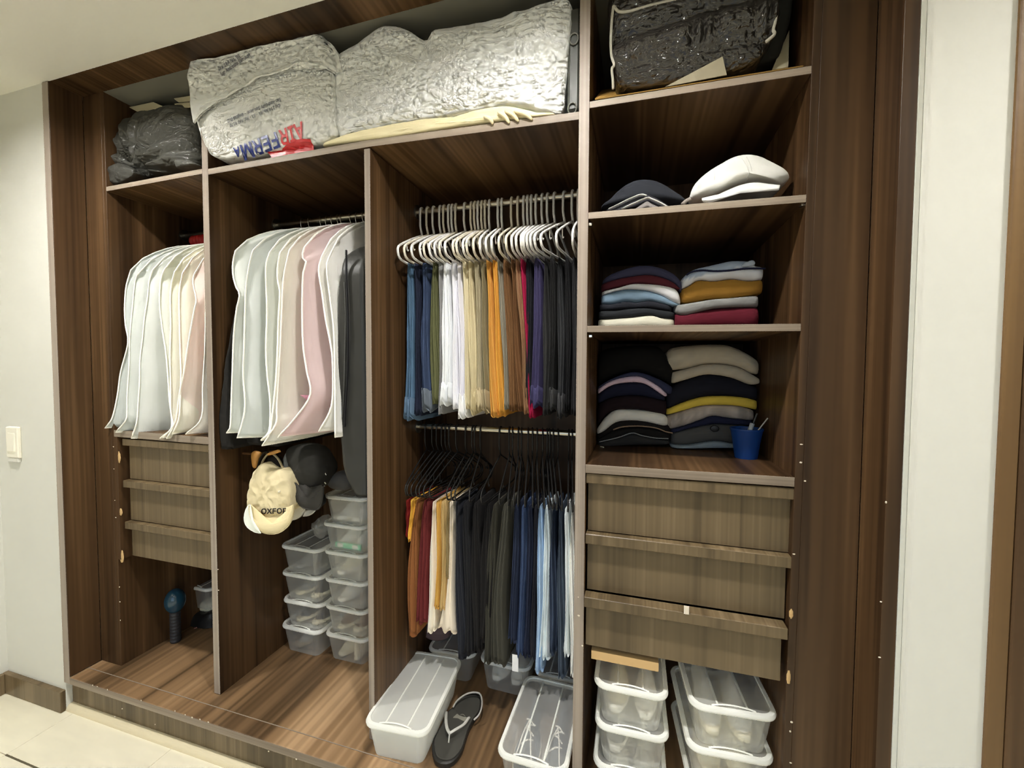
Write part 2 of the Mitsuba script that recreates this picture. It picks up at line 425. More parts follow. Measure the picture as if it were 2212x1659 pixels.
# shelf pins seen under the shelves
for px, py, x in ((1276, 725, D3b), (1731, 724, None), (1275.5, 484, D3b), (1735, 440, None)):
    p = at(px, py, y=0.02)
    wpart('shelf_pin', bx(p[0] - 0.006, p[0] + 0.006, 0.012, 0.03, p[2] - 0.007, p[2] + 0.003, 0.002), 'chrome')


def drawer(x0, x1, lip_top, lip_bot, bottom, y, chip=None, deep=0.03):
    d = part(WD, 'drawer', bx(x0 + 0.004, x1 - 0.008, y + 0.024, y + 0.040, bottom, lip_bot + 0.001, 0.001), 'wood_drawer')
    part(d, 'lip', bx(x0, x1, y, y + deep + 0.012, lip_bot, lip_top, 0.0018), 'wood_drawer')
    part(d, 'box', join(bx(x0 + 0.01, x0 + 0.022, y + 0.041, 0.55, bottom + 0.02, lip_bot - 0.01, 0), bx(x1 - 0.022, x1 - 0.01, y + 0.041, 0.55, bottom + 0.02, lip_bot - 0.01, 0),
                        bx(x0 + 0.022, x1 - 0.022, y + 0.041, 0.55, bottom + 0.02, bottom + 0.026, 0)), 'wood_panel')
    return d


for x0, x1 in ((D3b + 0.002, None), (XC + 0.045, D1a - 0.002)):
    right = x1 is None
    drawer(x0, (0.4285 if right else x1), 1.176, 1.145, 0.989, 0.004)
    d2 = drawer(x0, (0.420 if right else x1), 0.9865, 0.955, 0.800, 0.002)
    d3 = drawer(x0, (0.408 if right else x1), 0.797, 0.765, 0.632, -0.018 if right else 0.004)
    if right:
        # torn tape on the lowest lip, and the raw board under the drawer
        a = at(1482, 1318, y=-0.0185)
        part(d3, 'tape_scrap', hex8([[[(a[0] + dx, y, a[2] + dz) for dz in (-0.012, 0.013)] for y in (-0.0192, -0.0182)] for dx in (-0.006, 0.008)], 0.0004), 'chip_white', label='torn scrap of grey tape')
        p, q = at(1277.7, 1408.8, y=0.02), at(1422.5, 1437, y=0.02)
        part(d3, 'bottom_board', bx(p[0], q[0], 0.012, 0.2, p[2] - 0.016, p[2] + 0.012, 0.001), 'raw_board', label='pale raw edge of board under the lowest drawer')
# runner gaps with raw broken edges beside the left drawers, chips on the right-hand panel
rng = np.random.default_rng(5)
for px, py, hh in ((274, 990, 26), (265, 1108, 18), (271, 1205, 30)):
    a = at(px, py, y=0.0)
    m = trimesh.creation.icosphere(2, 1.0)
    v = np.array(m.vertices) * [0.013, 0.004, hh / 1000]
    v += 0.35 * v * (nfbm(v * 160, 2)[:, None] - 0.5)
    wpart('raw_chip', (v + [XC + 0.016, 0.006, a[2]], m.faces), 'raw_board', smooth=False, label='pale raw chipboard showing at a broken edge')
wpart('drawer_cheek', bx(XC, XC + 0.018, 0.0, 0.5, 0.62, 1.182, 0.001), 'wood_panel')
for px, py, hh in ((1706, 1325, 14), (1702, 1462, 20)):
    a = at(px, py, y=0.0)
    m = trimesh.creation.icosphere(2, 1.0)
    v = np.array(m.vertices) * [0.005, 0.0035, hh / 1000]
    v += 0.5 * v * (nfbm(v * 260, 2)[:, None] - 0.5)
    wpart('raw_chip', (v + [XRt(a[2]) + 0.004, -0.0005, a[2]], m.faces), 'raw_board', smooth=False, label='pale raw chipboard showing at a broken edge')
# paint-white nicks along the worn edges
nick = trimesh.creation.icosphere(0, 1.0)


def nicks(px_list, y, r=(0.0035, 0.0012, 0.003)):
    for px, py in px_list:
        p = at(px, py, y=y)
        v = np.array(nick.vertices) * np.array(r) * rng.uniform(0.6, 1.3, 3)
        wpart('edge_nick', (v + p, nick.faces), 'chip_white')


nicks([(245, 965), (246, 1013), (248, 1081), (250, 1118), (258, 1268), (259, 1300), (260, 1340), (471, 1230), (472, 1275)], 0.0)
nicks([(1731, 960), (1730, 999), (1739, 1039), (1715, 1197), (1710, 1560), (1707, 1580), (1708, 1648), (1249, 1290), (1250, 1330), (1258, 1395)], 0.0)
nicks([(200, 1480), (210, 1483), (232, 1490), (305, 1513), (378, 1536), (400, 1544), (415, 1550), (432, 1554), (450, 1560), (264, 1531), (335, 1565), (248, 1548), (580, 1623), (640, 1640)], -0.1175)
nicks([(1914, 1085), (1903, 1300), (1900, 1420)], -0.1175)
# hanging rails
RY = 0.332
for x0, x1, zr, m in ((XC, D1a, 2.178, 'steel_dark'), (D1b, D2a, 2.177, 'steel'), (D2b, D3a, 2.163, 'steel'), (D2b, D3a, 1.245, 'steel')):
    r = wpart('hanging_rail', tube(np.linspace((x0 + 0.002, RY, zr), (x1 - 0.002, RY, zr), 6), 0.0125, 16), m, smooth=50)
    for x in (x0 + 0.003, x1 - 0.003):
        part(r, 'flange', tube([(x - 0.0028, RY, zr), (x + 0.0028, RY, zr)], 0.029, 20), 'steel_dark', smooth=50)

# ------------------------------------------------------------------ soft things
def film_bump(p, n, uv):
    a = noise(p.x * 55, p.y * 40, p.z * 55)
    b = noise(p.x * 120 + 7, p.y * 90, p.z * 120)
    return 0.010 * dr.abs(a - 0.5) + 0.004 * dr.abs(b - 0.5)


FILM = mikit.proc(film_bump)


def film(name, rough, spec, strength=1.0):
    return mat(name, {'type': 'twosided', 'b': {'type': 'bumpmap', 'arbitrary': FILM, 'scale': strength,
                      'b': {'type': 'principled', 'base_color': {'type': 'mesh_attribute', 'name': 'vertex_color'}, 'roughness': rough, 'specular': spec}}})


film('film_white', 0.2, 0.6, 2.6)
film('film_black', 0.3, 0.6, 0.9)
film('film_clear', 0.08, 0.9, 1.4)


def knit_bump(p, n, uv):
    return 0.0016 * noise(p.x * 330, p.y * 330, p.z * 420)


mat('knit', {'type': 'twosided', 'b': {'type': 'bumpmap', 'arbitrary': mikit.proc(knit_bump, 5e-4), 'scale': 0.6,
    'b': {'type': 'principled', 'base_color': {'type': 'mesh_attribute', 'name': 'vertex_color'}, 'roughness': 0.95, 'specular': 0.15, 'sheen': 0.4}}})


def pxs(points, y):
    return np.array([at(a, b, y=y) for a, b in points])


def closed_curve(pts, n):
    """n points evenly along the closed smooth curve through pts (2-D or 3-D)."""
    p = np.asarray(pts, float)
    k = len(p)
    q = smooth_line(np.vstack([p[-2:], p, p[:3]]), 60 * (k + 4))
    a = int(np.argmin(np.linalg.norm(q[: len(q) // 2] - p[0], axis=1)))
    b = len(q) // 2 + int(np.argmin(np.linalg.norm(q[len(q) // 2:] - p[0], axis=1)))
    q = q[a:b]
    d = np.concatenate([[0], np.cumsum(np.linalg.norm(np.diff(q, axis=0), axis=1))])
    return np.stack([np.interp(np.linspace(0, d[-1], n, endpoint=False), d, q[:, i]) for i in range(q.shape[1])], 1)


def pillow(outline, yf, yb, p=3.0, n=96, m=16, wr=0.004, fr=(9, 9, 9), seed=0, fold=None, flatback=False, lean=0.0):
    """A stuffed body whose silhouette in the x-z plane is outline; front near yf, back near yb."""
    c2 = closed_curve([(q[0], q[2]) for q in outline], n)
    c = c2.mean(0)
    rows = []
    yo = float(np.clip(np.mean([q[1] for q in outline]), yf + 0.004, yb - 0.004))     # the silhouette lies at this depth
    ym, hy = yo, 0.5 * (yb - yf)
    rs = np.sin(np.linspace(0.04, 1, m) * np.pi / 2)
    for side in (-1, 1):
        for r in (rs if side < 0 else rs[::-1][1:]):
            f = (1 - r ** p) ** (1 / p) if r < 1 else 0.0
            if side > 0:
                f = (1 - r ** 8) ** 0.5 if r < 1 else 0.0
            xz = c + r * (c2 - c)
            rows.append(np.stack([xz[:, 0], np.full(n, yo + (-(yo - yf) * f if side < 0 else (yb - yo) * f)), xz[:, 1]], 1))
    rows = np.array(rows)
    rows[..., 1] += lean * (rows[..., 2] - c[1])
    v = rows.reshape(-1, 3)
    w = nfbm(v * np.array(fr) + seed * 3.1, 4, seed) - 0.5
    w2 = nfbm(v * np.array(fr)[[1, 2, 0]] + 11 + seed, 3, seed + 5) - 0.5
    ctr = np.array([c[0], ym, c[1]])
    d = (v - ctr) * np.array([1, 0.5 / max(hy, 1e-3) * 0.2, 1])
    d /= np.linalg.norm(d, axis=1, keepdims=True) + 1e-9
    fy = np.sign(v[:, 1] - ym)
    v = v + np.stack([d[:, 0] * w2 * wr, fy * w * wr * 2.0, d[:, 2] * w2 * wr], 1)
    if fold is not None:
        v = fold(v)
    return loft(v.reshape(rows.shape))


def front_y(mesh):
    """y of the mesh's front as a function of x, z."""
    from scipy.interpolate import LinearNDInterpolator, NearestNDInterpolator
    v = np.asarray(mesh[0])
    k = np.arange(len(v)) < len(v) // 2
    a, b = LinearNDInterpolator(v[k][:, [0, 2]], v[k][:, 1]), NearestNDInterpolator(v[k][:, [0, 2]], v[k][:, 1])

    def fn(x, z):
        q = a(x, z)
        return np.where(np.isfinite(q), q, b(x, z))
    return fn


def lettering(text, start, end, up, yref, fy, lift=0.003, bold=False):
    """Flat letters laid on a front surface: the baseline runs from pixel start to pixel end, capitals rise by the pixel vector up."""
    m = meshkit.text_mesh(text, 1.0, 0.01, bold)
    m = m.subdivide_to_size(0.6)
    v = np.array(m.vertices)
    k = v[:, :1] / v[:, 0].max()
    px = np.array(start) + k * (np.array(end) - np.array(start)) + v[:, 1:2] * np.array(up)
    d = (px[:, :1] - 1106) / F * RIGHT - (px[:, 1:] - CY) / F * UP + FWD
    y = np.full(len(v), float(yref))
    for _ in range(12):                                        # settle each letter point on the surface
        w = CAM + d * ((y - CAM[1]) / d[:, 1])[:, None]
        y = 0.5 * y + 0.5 * (fy(w[:, 0], w[:, 2]) - lift)
    w = CAM + d * ((y - CAM[1]) / d[:, 1])[:, None]
    w[:, 1] -= 0.0006 * (v[:, 2] > 0.005)
    return (w, np.array(m.faces))


def garment_bag(owner, name, front, yf, xr, zr, top, rgb, back=0.62, half=0.024, seed=0, mat_='sheer', pipe=None, nz=34, ny=16, yrail=RY, wr=0.012):
    """A hanging cover: front = pixels down its front edge (from the shoulder to the bottom corner), yf = their y (top, bottom)."""
    n = len(front)
    ys = np.linspace(yf[0], yf[1], n) if len(yf) == 2 else np.asarray(yf)
    P = np.array([at(a, b, y=q) for (a, b), q in zip(front, ys)])
    P = smooth_line(P, nz)                                    # front edge, from top to bottom
    s = np.linspace(0, 1, ny)
    rng_ = np.random.default_rng(seed)
    zb = P[-1, 2]
    rows_l, rows_r, rows_c = [], [], []
    for j in range(nz):
        tj = j / (nz - 1)
        f = P[j]
        row = np.zeros((ny, 3))
        y = f[1] + (back - f[1]) * s
        u = np.clip((y - f[1]) / (yrail - f[1]), 0, 1)
        xc = f[0] + (xr - f[0]) * u ** 0.9
        # height: the top row follows the shoulder up to the hook and down behind; the bottom row stays level
        v = np.clip(1 - np.abs(y - yrail) / (yrail - P[0, 1]), 0, 1)
        ztop = P[0, 2] + (top - P[0, 2]) * (1 - (1 - v) ** 2.0) ** 0.75
        k = (f[2] - zb) / (P[0, 2] - zb)
        zbot = zb + 0.02 * np.sin(3 * s + seed)
        z = zbot + (ztop - zbot) * k
        edge = np.clip(1 - np.abs(2 * s - 1) ** 5, 0, 1) ** 0.6
        h = half * edge * (0.35 + 0.65 * np.sin(np.pi * min(1, 0.12 + tj * 1.1) ** 0.6) ** 0.6 if tj < 0.5 else 1.0) * np.clip(min(1.0, 0.25 + tj * 6), 0, 1)
        q = np.stack([xc, y, z], 1)
        wv = (nfbm(np.stack([y * 13 + seed, z * 3.2, y * 0 + seed * 1.7], 1), 3, seed) - 0.5) * wr * edge * 2
        rows_r.append(q + np.stack([h + wv, 0 * h, 0 * h], 1))
        rows_l.append(q + np.stack([-h + wv, 0 * h, 0 * h], 1))
        rows_c.append(q + np.stack([wv, 0 * h, 0 * h], 1))
    R_, L_ = np.array(rows_r), np.array(rows_l)
    ring = np.concatenate([R_, L_[:, ::-1][:, 1:-1]], 1)       # closed around at every level
    m = loft(ring)
    k = part(owner, name, m, mat_, smooth=True, color=tint(m, rgb, 0.03, (6, 6, 3), seed))
    C = np.array(rows_c)
    if pipe:
        line = np.vstack([C[0, ::-1][ny // 2:][: ny - 1 - ny // 2 + 1], C[:, 0]])
        foot = C[-1, :, :]
        pl = np.vstack([C[0, ny // 2::-1], C[1:, 0], foot[1:]])
        pl[:, 1] -= 0.0015
        tb = tube(pl, pipe[1], 5)
        part(owner, 'piping', tb, pipe[2] if len(pipe) > 2 else 'cloth', smooth=True, color=tint(tb, pipe[0], 0.0))
    return C


def hook_wire(owner, x, tilt=0.0, drop=0.075, zr=2.177, r=0.0018):
    pts = [(x + 0.002, RY + 0.016, zr - 0.004), (x, RY + 0.013, zr + 0.010), (x, RY, zr + 0.0165), (x, RY - 0.013, zr + 0.010), (x + tilt * 0.1, RY - 0.016, zr - 0.008), (x + tilt * 0.5, RY - 0.010, zr - 0.04), (x + tilt, RY, zr - drop)]
    part(owner, 'hook', tube(smooth_line(pts, 18), r, 6), 'chrome', smooth=True)


# left bay: eight sheer covers over shirts
def q5(l):
    return [(a / 3.19, 480 + b / 3.19) for a, b in l]


WHITE = (0.86, 0.86, 0.80)
LEFT = [
    (q5([(905, 330), (872, 450), (862, 600), (868, 720), (885, 845), (835, 1050), (815, 1200), (790, 1330), (765, 1400), (725, 1445)]), (0.70, 0.74, 0.72), 'pale grey-blue sheer garment bag, leftmost on the short rail of the left bay'),
    (q5([(965, 345), (935, 400), (915, 600), (905, 700), (895, 850), (893, 1000), (880, 1200), (878, 1320), (870, 1390), (800, 1472)]), (0.74, 0.77, 0.74), 'pale grey sheer garment bag, second from the left panel of the left bay'),
    (q5([(1055, 330), (1030, 410), (1020, 520), (1000, 650), (985, 800), (968, 950), (965, 1100), (955, 1250), (945, 1380), (908, 1488)]), (0.76, 0.78, 0.75), 'grey-white sheer garment bag, third in the left bay, with a broad smooth side'),
    (q5([(1140, 320), (1110, 400), (1103, 560), (1120, 720), (1145, 880), (1160, 1050), (1170, 1200), (1185, 1330), (1180, 1400), (1105, 1460)]), (0.80, 0.81, 0.74), 'cream sheer garment bag, fourth in the left bay, with its hem tucked sideways'),
    (q5([(1205, 345), (1178, 480), (1180, 700), (1175, 900), (1178, 1100), (1180, 1280), (1195, 1380), (1150, 1460)]), (0.83, 0.81, 0.70), 'ivory sheer garment bag, fifth in the left bay, beside the cream ones'),
    (q5([(1262, 350), (1240, 480), (1240, 700), (1245, 900), (1250, 1050), (1245, 1200), (1235, 1350), (1190, 1455)]), (0.84, 0.83, 0.73), 'ivory sheer garment bag just left of the one with a pink shirt'),
    (q5([(1342, 360), (1332, 420), (1355, 540), (1340, 620), (1300, 850), (1270, 1050), (1240, 1200), (1210, 1400), (1128, 1507)]), (0.86, 0.76, 0.70), 'sheer garment bag with a pink shirt showing through, in the left bay'),
    (q5([(1418, 380), (1420, 600), (1415, 900), (1400, 1150), (1390, 1380), (1284, 1490)]), (0.86, 0.83, 0.78), 'white sheer garment bag in the left bay, last before the divider'),
]
xr_left = np.linspace(-2.06, -1.74, len(LEFT))
for i, (fr, rgb, lab) in enumerate(LEFT):
    t = thing('garment_bag', lab, 'garment bag', 'sheer garment bags on the left rails')
    garment_bag(t, 'cover', fr, (0.06, 0.05, 0.03, 0.0, -0.02) if False else (0.05, -0.015), xr_left[i], 2.178, 2.105, rgb, seed=20 + i, pipe=((0.93, 0.92, 0.84), 0.0032), half=0.021)
    if i == 6:
        garment_bag(t, 'pink_shirt', [(a + 22, b + 18) for a, b in fr[:-2]] + [(fr[-2][0] + 12, fr[-2][1] - 60)], (0.09, 0.06), xr_left[i] + 0.004, 2.178, 2.08, (0.80, 0.22, 0.26), half=0.019, seed=90, mat_='cloth')
    hook_wire(t, xr_left[i], 0.0, 0.075, 2.178)

# second bay
def q6(l):
    return [(420 + a / 2.5925, 440 + b / 2.5925) for a, b in l]


MID = [
    (q6([(232, 265), (218, 330), (218, 400), (235, 470), (255, 515), (238, 600), (222, 750), (215, 950), (208, 1150), (203, 1270), (182, 1303)]), (0.76, 0.79, 0.75), 'grey-white sheer garment bag, leftmost in the second bay, beside the black fleece coat'),
    (q6([(330, 262), (305, 360), (290, 480), (285, 600), (280, 800), (275, 950), (285, 1130), (262, 1250), (240, 1305)]), (0.74, 0.77, 0.75), 'sheer garment bag with a wide grey side, second in the second bay'),
    (q6([(425, 272), (403, 340), (403, 450), (408, 600), (402, 800), (410, 950), (425, 1080), (425, 1200), (415, 1260), (375, 1295)]), (0.79, 0.81, 0.76), 'narrow grey-white sheer garment bag, third in the second bay'),
    (q6([(482, 275), (468, 350), (468, 430), (480, 490), (472, 640), (465, 850), (455, 1000), (435, 1180), (420, 1270), (380, 1330)]), (0.81, 0.80, 0.73), 'narrow white sheer garment bag, fourth in the second bay'),
    (q6([(535, 260), (522, 310), (500, 420), (490, 600), (482, 800), (470, 1000), (462, 1150), (462, 1220), (430, 1280), (375, 1325)]), (0.86, 0.82, 0.74), 'cream sheer garment bag with a broad wrinkled side, in the middle of the second bay'),
    (q6([(618, 245), (605, 300), (628, 330), (610, 400), (605, 600), (610, 800), (630, 950), (650, 1090), (560, 1230), (470, 1330)]), (0.80, 0.66, 0.66), 'sheer garment bag with a mauve pink shirt showing through, in the second bay'),
    (q6([(718, 290), (697, 370), (715, 500), (735, 650), (760, 780), (775, 900), (770, 1150), (700, 1300)]), (0.84, 0.83, 0.79), 'white sheer garment bag behind the pink one in the second bay'),
    (q6([(770, 270), (745, 330), (745, 400), (765, 560), (782, 720), (788, 1000), (790, 1310)]), (0.86, 0.85, 0.82), 'white sheer garment bag touching the black suit bag'),
]
xr_mid = np.array([-1.44, -1.375, -1.315, -1.265, -1.215, -1.15, -1.095, -1.065])
for i, (fr, rgb, lab) in enumerate(MID):
    t = thing('garment_bag', lab, 'garment bag', 'sheer garment bags on the second rail')
    garment_bag(t, 'cover', fr, (0.05, -0.015), xr_mid[i], 2.177, 2.125, rgb, seed=40 + i, pipe=((0.94, 0.93, 0.87), 0.0034), half=0.023)
    if i == 5:
        garment_bag(t, 'pink_shirt', [(a + 16, b + 18) for a, b in fr[:-2]] + [(fr[-2][0] + 12, fr[-2][1] - 60)], (0.09, 0.06), xr_mid[i] + 0.004, 2.177, 2.09, (0.42, 0.20, 0.25), half=0.021, seed=91, mat_='cloth')
    hook_wire(t, xr_mid[i] - 0.02, 0.015, 0.06)
    if i in (1, 2, 4, 6):
        hook_wire(t, xr_mid[i] + 0.012, 0.02 if i == 2 else 0.004, 0.06)
# black suit bag, longer than the others, hanging forward of them
def hanging_body(fr, y0, right, d, n=44, round_=0.03, wr=0.008, seed=0, top_in=0.0):
    """A thick hanging garment: fr = pixels down its left front edge; right = x of its right side (top, bottom)."""
    P = smooth_line(np.array([at(a, b, y=y0) for a, b in fr]), n)
    rows = []
    for j, p in enumerate(P):
        k = j / (n - 1)
        xr = right[0] + (right[1] - right[0]) * k
        w = max(xr - p[0], 0.02)
        sh = 1 - np.clip((0.16 - k) / 0.16, 0, 1) ** 2 * top_in          # shoulders narrow towards the hook
        dd = d * max(0.12, sh)
        base = rrect(w, dd, min(round_, w * 0.45), 9)
        yc = y0 + d / 2 + (RY - y0 - d / 2) * (1 - sh)
        q = np.stack([base[:, 0] + p[0] + w / 2, base[:, 1] + yc, np.full(len(base), p[2])], 1)
        f = nfbm(np.stack([q[:, 0] * 34 + seed, q[:, 1] * 20, q[:, 2] * 4], 1), 3, seed) - 0.5
        q[:, 0] += wr * f
        q[:, 1] += wr * 1.2 * f
        rows.append(q)
    return loft(rows), P


t = thing('suit_bag', 'long black zipped suit bag hanging beside the third-bay divider', 'suit bag')
fr = q6([(860, 172), (815, 230), (795, 320), (798, 400), (785, 440), (778, 700), (782, 900), (790, 1150), (808, 1400), (832, 1520), (860, 1590), (886, 1640)])
m, P = hanging_body(fr, 0.015, (-0.935, -0.930), 0.54, 52, 0.03, 0.012, 3, 0.42)
part(t, 'cover', m, 'satin', smooth=True, color=tint(m, (0.024, 0.024, 0.022), 0.25, (40, 30, 8)))
zl_ = pxs(q6([(850, 260), (852, 440), (858, 600), (860, 800), (855, 1000), (845, 1150), (842, 1250)]), 0.008)
zt = tube(smooth_line(zl_, 40), 0.0055, 6, flat=0.5)
part(t, 'zip', zt, 'satin', smooth=True, color=tint(zt, (0.006, 0.006, 0.008), 0), label='black zip down the front edge')
zl_ = pxs(q6([(838, 440), (845, 600), (842, 800), (838, 1000), (828, 1200)]), 0.011)
zt = tube(smooth_line(zl_, 40), 0.0022, 6)
part(t, 'seam', zt, 'satin', smooth=True, color=tint(zt, (0.07, 0.07, 0.065), 0))
hook_wire(t, -0.985, 0.0, 0.06)
# black fleece coat at the left of the second bay
t = thing('fleece_coat', 'black fleece coat hanging behind the sheer garment bags against the first divider', 'coat')
fr = q6([(222, 560), (212, 640), (188, 760), (165, 880), (148, 1000), (134, 1150), (130, 1260), (140, 1372)])
m, P = hanging_body(fr, 0.02, (-1.60, -1.595), 0.45, 44, 0.02, 0.008, 5)
v = m[0] + 0.004 * (nfbm(m[0] * 150, 2, 3)[:, None] - 0.5)
part(t, 'body', (v, m[1]), 'knit', smooth=True, color=tint(m, (0.016, 0.015, 0.014), 0.5, (160, 160, 160)))
hm = bx(-1.63, -1.43, 0.10, 0.46, P[-1, 2] + 0.004, P[-1, 2] + 0.045, 0.012)
part(t, 'hem', hm, 'knit', color=tint(hm, (0.016, 0.015, 0.014), 0.2))
sb = tube(smooth_line([(-1.50, RY, 2.10), (-1.535, 0.30, 2.02), (-1.575, 0.28, 1.90), (P[0][0] + 0.03, 0.26, P[0][2] - 0.02)], 14), np.linspace(0.012, 0.030, 14), 10)
part(t, 'shoulder', sb, 'knit', smooth=True, color=tint(sb, (0.016, 0.015, 0.014), 0.2))
hook_wire(t, -1.50, 0.0, 0.075)
# red ribbed roll at the end of the left rail
t = thing('ribbed_sleeve', 'red ribbed roll on the left rail beside the divider', 'rail sleeve')
c = at(428, 521, y=0.30)
ys_ = np.linspace(c[0] - 0.03, c[0] + 0.07, 50)
rr = 0.024 + 0.005 * np.abs(np.sin((ys_ - ys_[0]) * 150))
rb = tube([(x, 0.30, c[2]) for x in ys_], rr, 16)
part(t, 'roll', rb, 'satin', smooth=True, color=tint(rb, (0.42, 0.02, 0.02), 0.1))


# ------------------------------------------------------------------ hangers and trousers
def hanger_path(loop_drop, neck, half_w, tip_drop, bar_drop, rtip):
    hook = [(0, 0.017, -0.004), (0, 0.0145, 0.0095), (0, 0.0, 0.0175), (0, -0.0145, 0.0095), (0, -0.0175, -0.005), (0, -0.0175, -0.04), (0, -0.016, -0.066), (0, 0.0, neck)]
    arm = [(0, 0, neck), (0, -half_w * 0.45, neck + (tip_drop - neck) * 0.42), (0, -half_w * 0.86, neck + (tip_drop - neck) * 0.85), (0, -half_w * 0.985, tip_drop - 0.003), (0, -half_w, tip_drop - 0.018),
           (0, -half_w * 0.96, bar_drop + 0.010), (0, -half_w * 0.84, bar_drop), (0, -half_w * 0.4, bar_drop - 0.002), (0, 0, bar_drop - 0.002)]
    back = [(0, -y, z) for _, y, z in arm[::-1]][1:-1]
    return smooth_line(hook, 26), np.vstack([smooth_line(arm, 40), smooth_line([(0, -y, z) for _, y, z in arm[::-1]], 40)[1:-1]])


def hanger_parts(r, bsdf, notch):
    h, l = hanger_path(0, -0.098, 0.208, -0.200, -0.246, 0.02)
    out = {'frame': mikit.ply(tube(l, r, 8, closed=True), bsdf, smooth=True), 'hook': mikit.ply(tube(h, r, 8), bsdf, smooth=True)}
    nt = []
    for s in (-1, 1):
        y0 = s * 0.135
        nt.append(tube(smooth_line([(0, y0, -0.166), (0, y0, -0.190), (0, y0 + 0.004, -0.197), (0, y0 + 0.010, -0.197), (0, y0 + 0.013, -0.190)], 10), r * 0.45, 5))
    out['notch_hook'] = mikit.ply(nt[0], bsdf, smooth=True)
    out['notch_hook_001'] = mikit.ply(nt[1], bsdf, smooth=True)
    return out


plain('hanger_white', (0.90, 0.89, 0.86), 0.35)
plain('hanger_cream', (0.86, 0.80, 0.66), 0.4)
plain('hanger_black', (0.012, 0.012, 0.012), 0.18)


def hang(kind, parts, hook_px, tip_px, zr, label, group, tip_y=0.124):
    h = at(*hook_px, y=RY)
    p = at(*tip_px, y=tip_y)
    ang = math.atan2(p[0] - h[0], -(tip_y - RY))
    t = thing('clothes_hanger', label, 'hanger', group)
    M = T().translate([h[0], RY, zr - 0.0005]).rotate([0, 0, 1], math.degrees(ang))
    for n, d in parts.items():
        scene[f'{t}__{n}'] = {**d, 'to_world': M}
    return h[0], (p[0] - h[0]) / (tip_y - RY)


def slab(front, yf, d, w, seed, lobes=2, flare=1.25, n=22, ruffle=0.0, thick_top=0.5, slope=0.0):
    """One folded trouser: front = 3-D centre line of its front edge from the hanger bar down."""
    P = smooth_line(front, n)
    u = np.linspace(-1, 1, 15)
    rows = []
    rg = np.random.default_rng(seed)
    ph = rg.uniform(0, 6)
    zt, zb = P[0, 2], P[-1, 2]
    for j, p in enumerate(P):
        t = j / (n - 1)
        ww = w * (thick_top + (1 - thick_top) * min(1, t * 2.2)) * (1 + (flare - 1) * t ** 3)
        if j == 0:
            ww *= 0.55
        q = 0.5 * (nnoise(np.array([[seed * 3.3, t * 5, 0]]))[0] - 0.5)
        lob = np.abs(np.cos(np.pi * lobes * u / 2 + 0.5 * np.sin(ph + 3 * t)))
        yy = yf + 0.024 * np.abs(u) ** 3 - 0.018 * lob - 0.010 * ruffle * t ** 2 * np.sin(5 * u + ph)
        yy = yy + 0.010 * (nnoise(np.stack([u * 1.5 + seed, u * 0 + t * 4, u * 0], 1)) - 0.5)
        xx = p[0] + ww / 2 * u + 0.004 * q + 0.003 * np.sin(ph + 6 * t + u)
        fr_ = np.stack([xx, yy, np.full(15, p[2] + (0.008 * ruffle * np.sin(4 * u[0] + ph) if j == n - 1 else 0))], 1)
        fr_[:, 2] += (0.012 * ruffle * np.sin(6 * u + ph) * t ** 4)
        dd = d * (0.9 + 0.1 * t)
        bk = np.stack([p[0] + slope * dd + ww / 2 * u[::-1] * 0.9, np.full(15, yf + dd) - 0.012 * lob[::-1], fr_[::-1, 2]], 1)
        s1 = np.stack([np.linspace(fr_[-1, i], bk[0, i], 6)[1:-1] for i in range(3)], 1)
        s2 = np.stack([np.linspace(bk[-1, i], fr_[0, i], 6)[1:-1] for i in range(3)], 1)
        s1[:, 0] += 0.003 * np.sin(np.arange(4) * 1.9 + ph + 5 * t)
        s2[:, 0] -= 0.003 * np.sin(np.arange(4) * 1.7 + ph + 5 * t)
        rows.append(np.vstack([fr_, s1, bk, s2]))
    return np.array(rows)


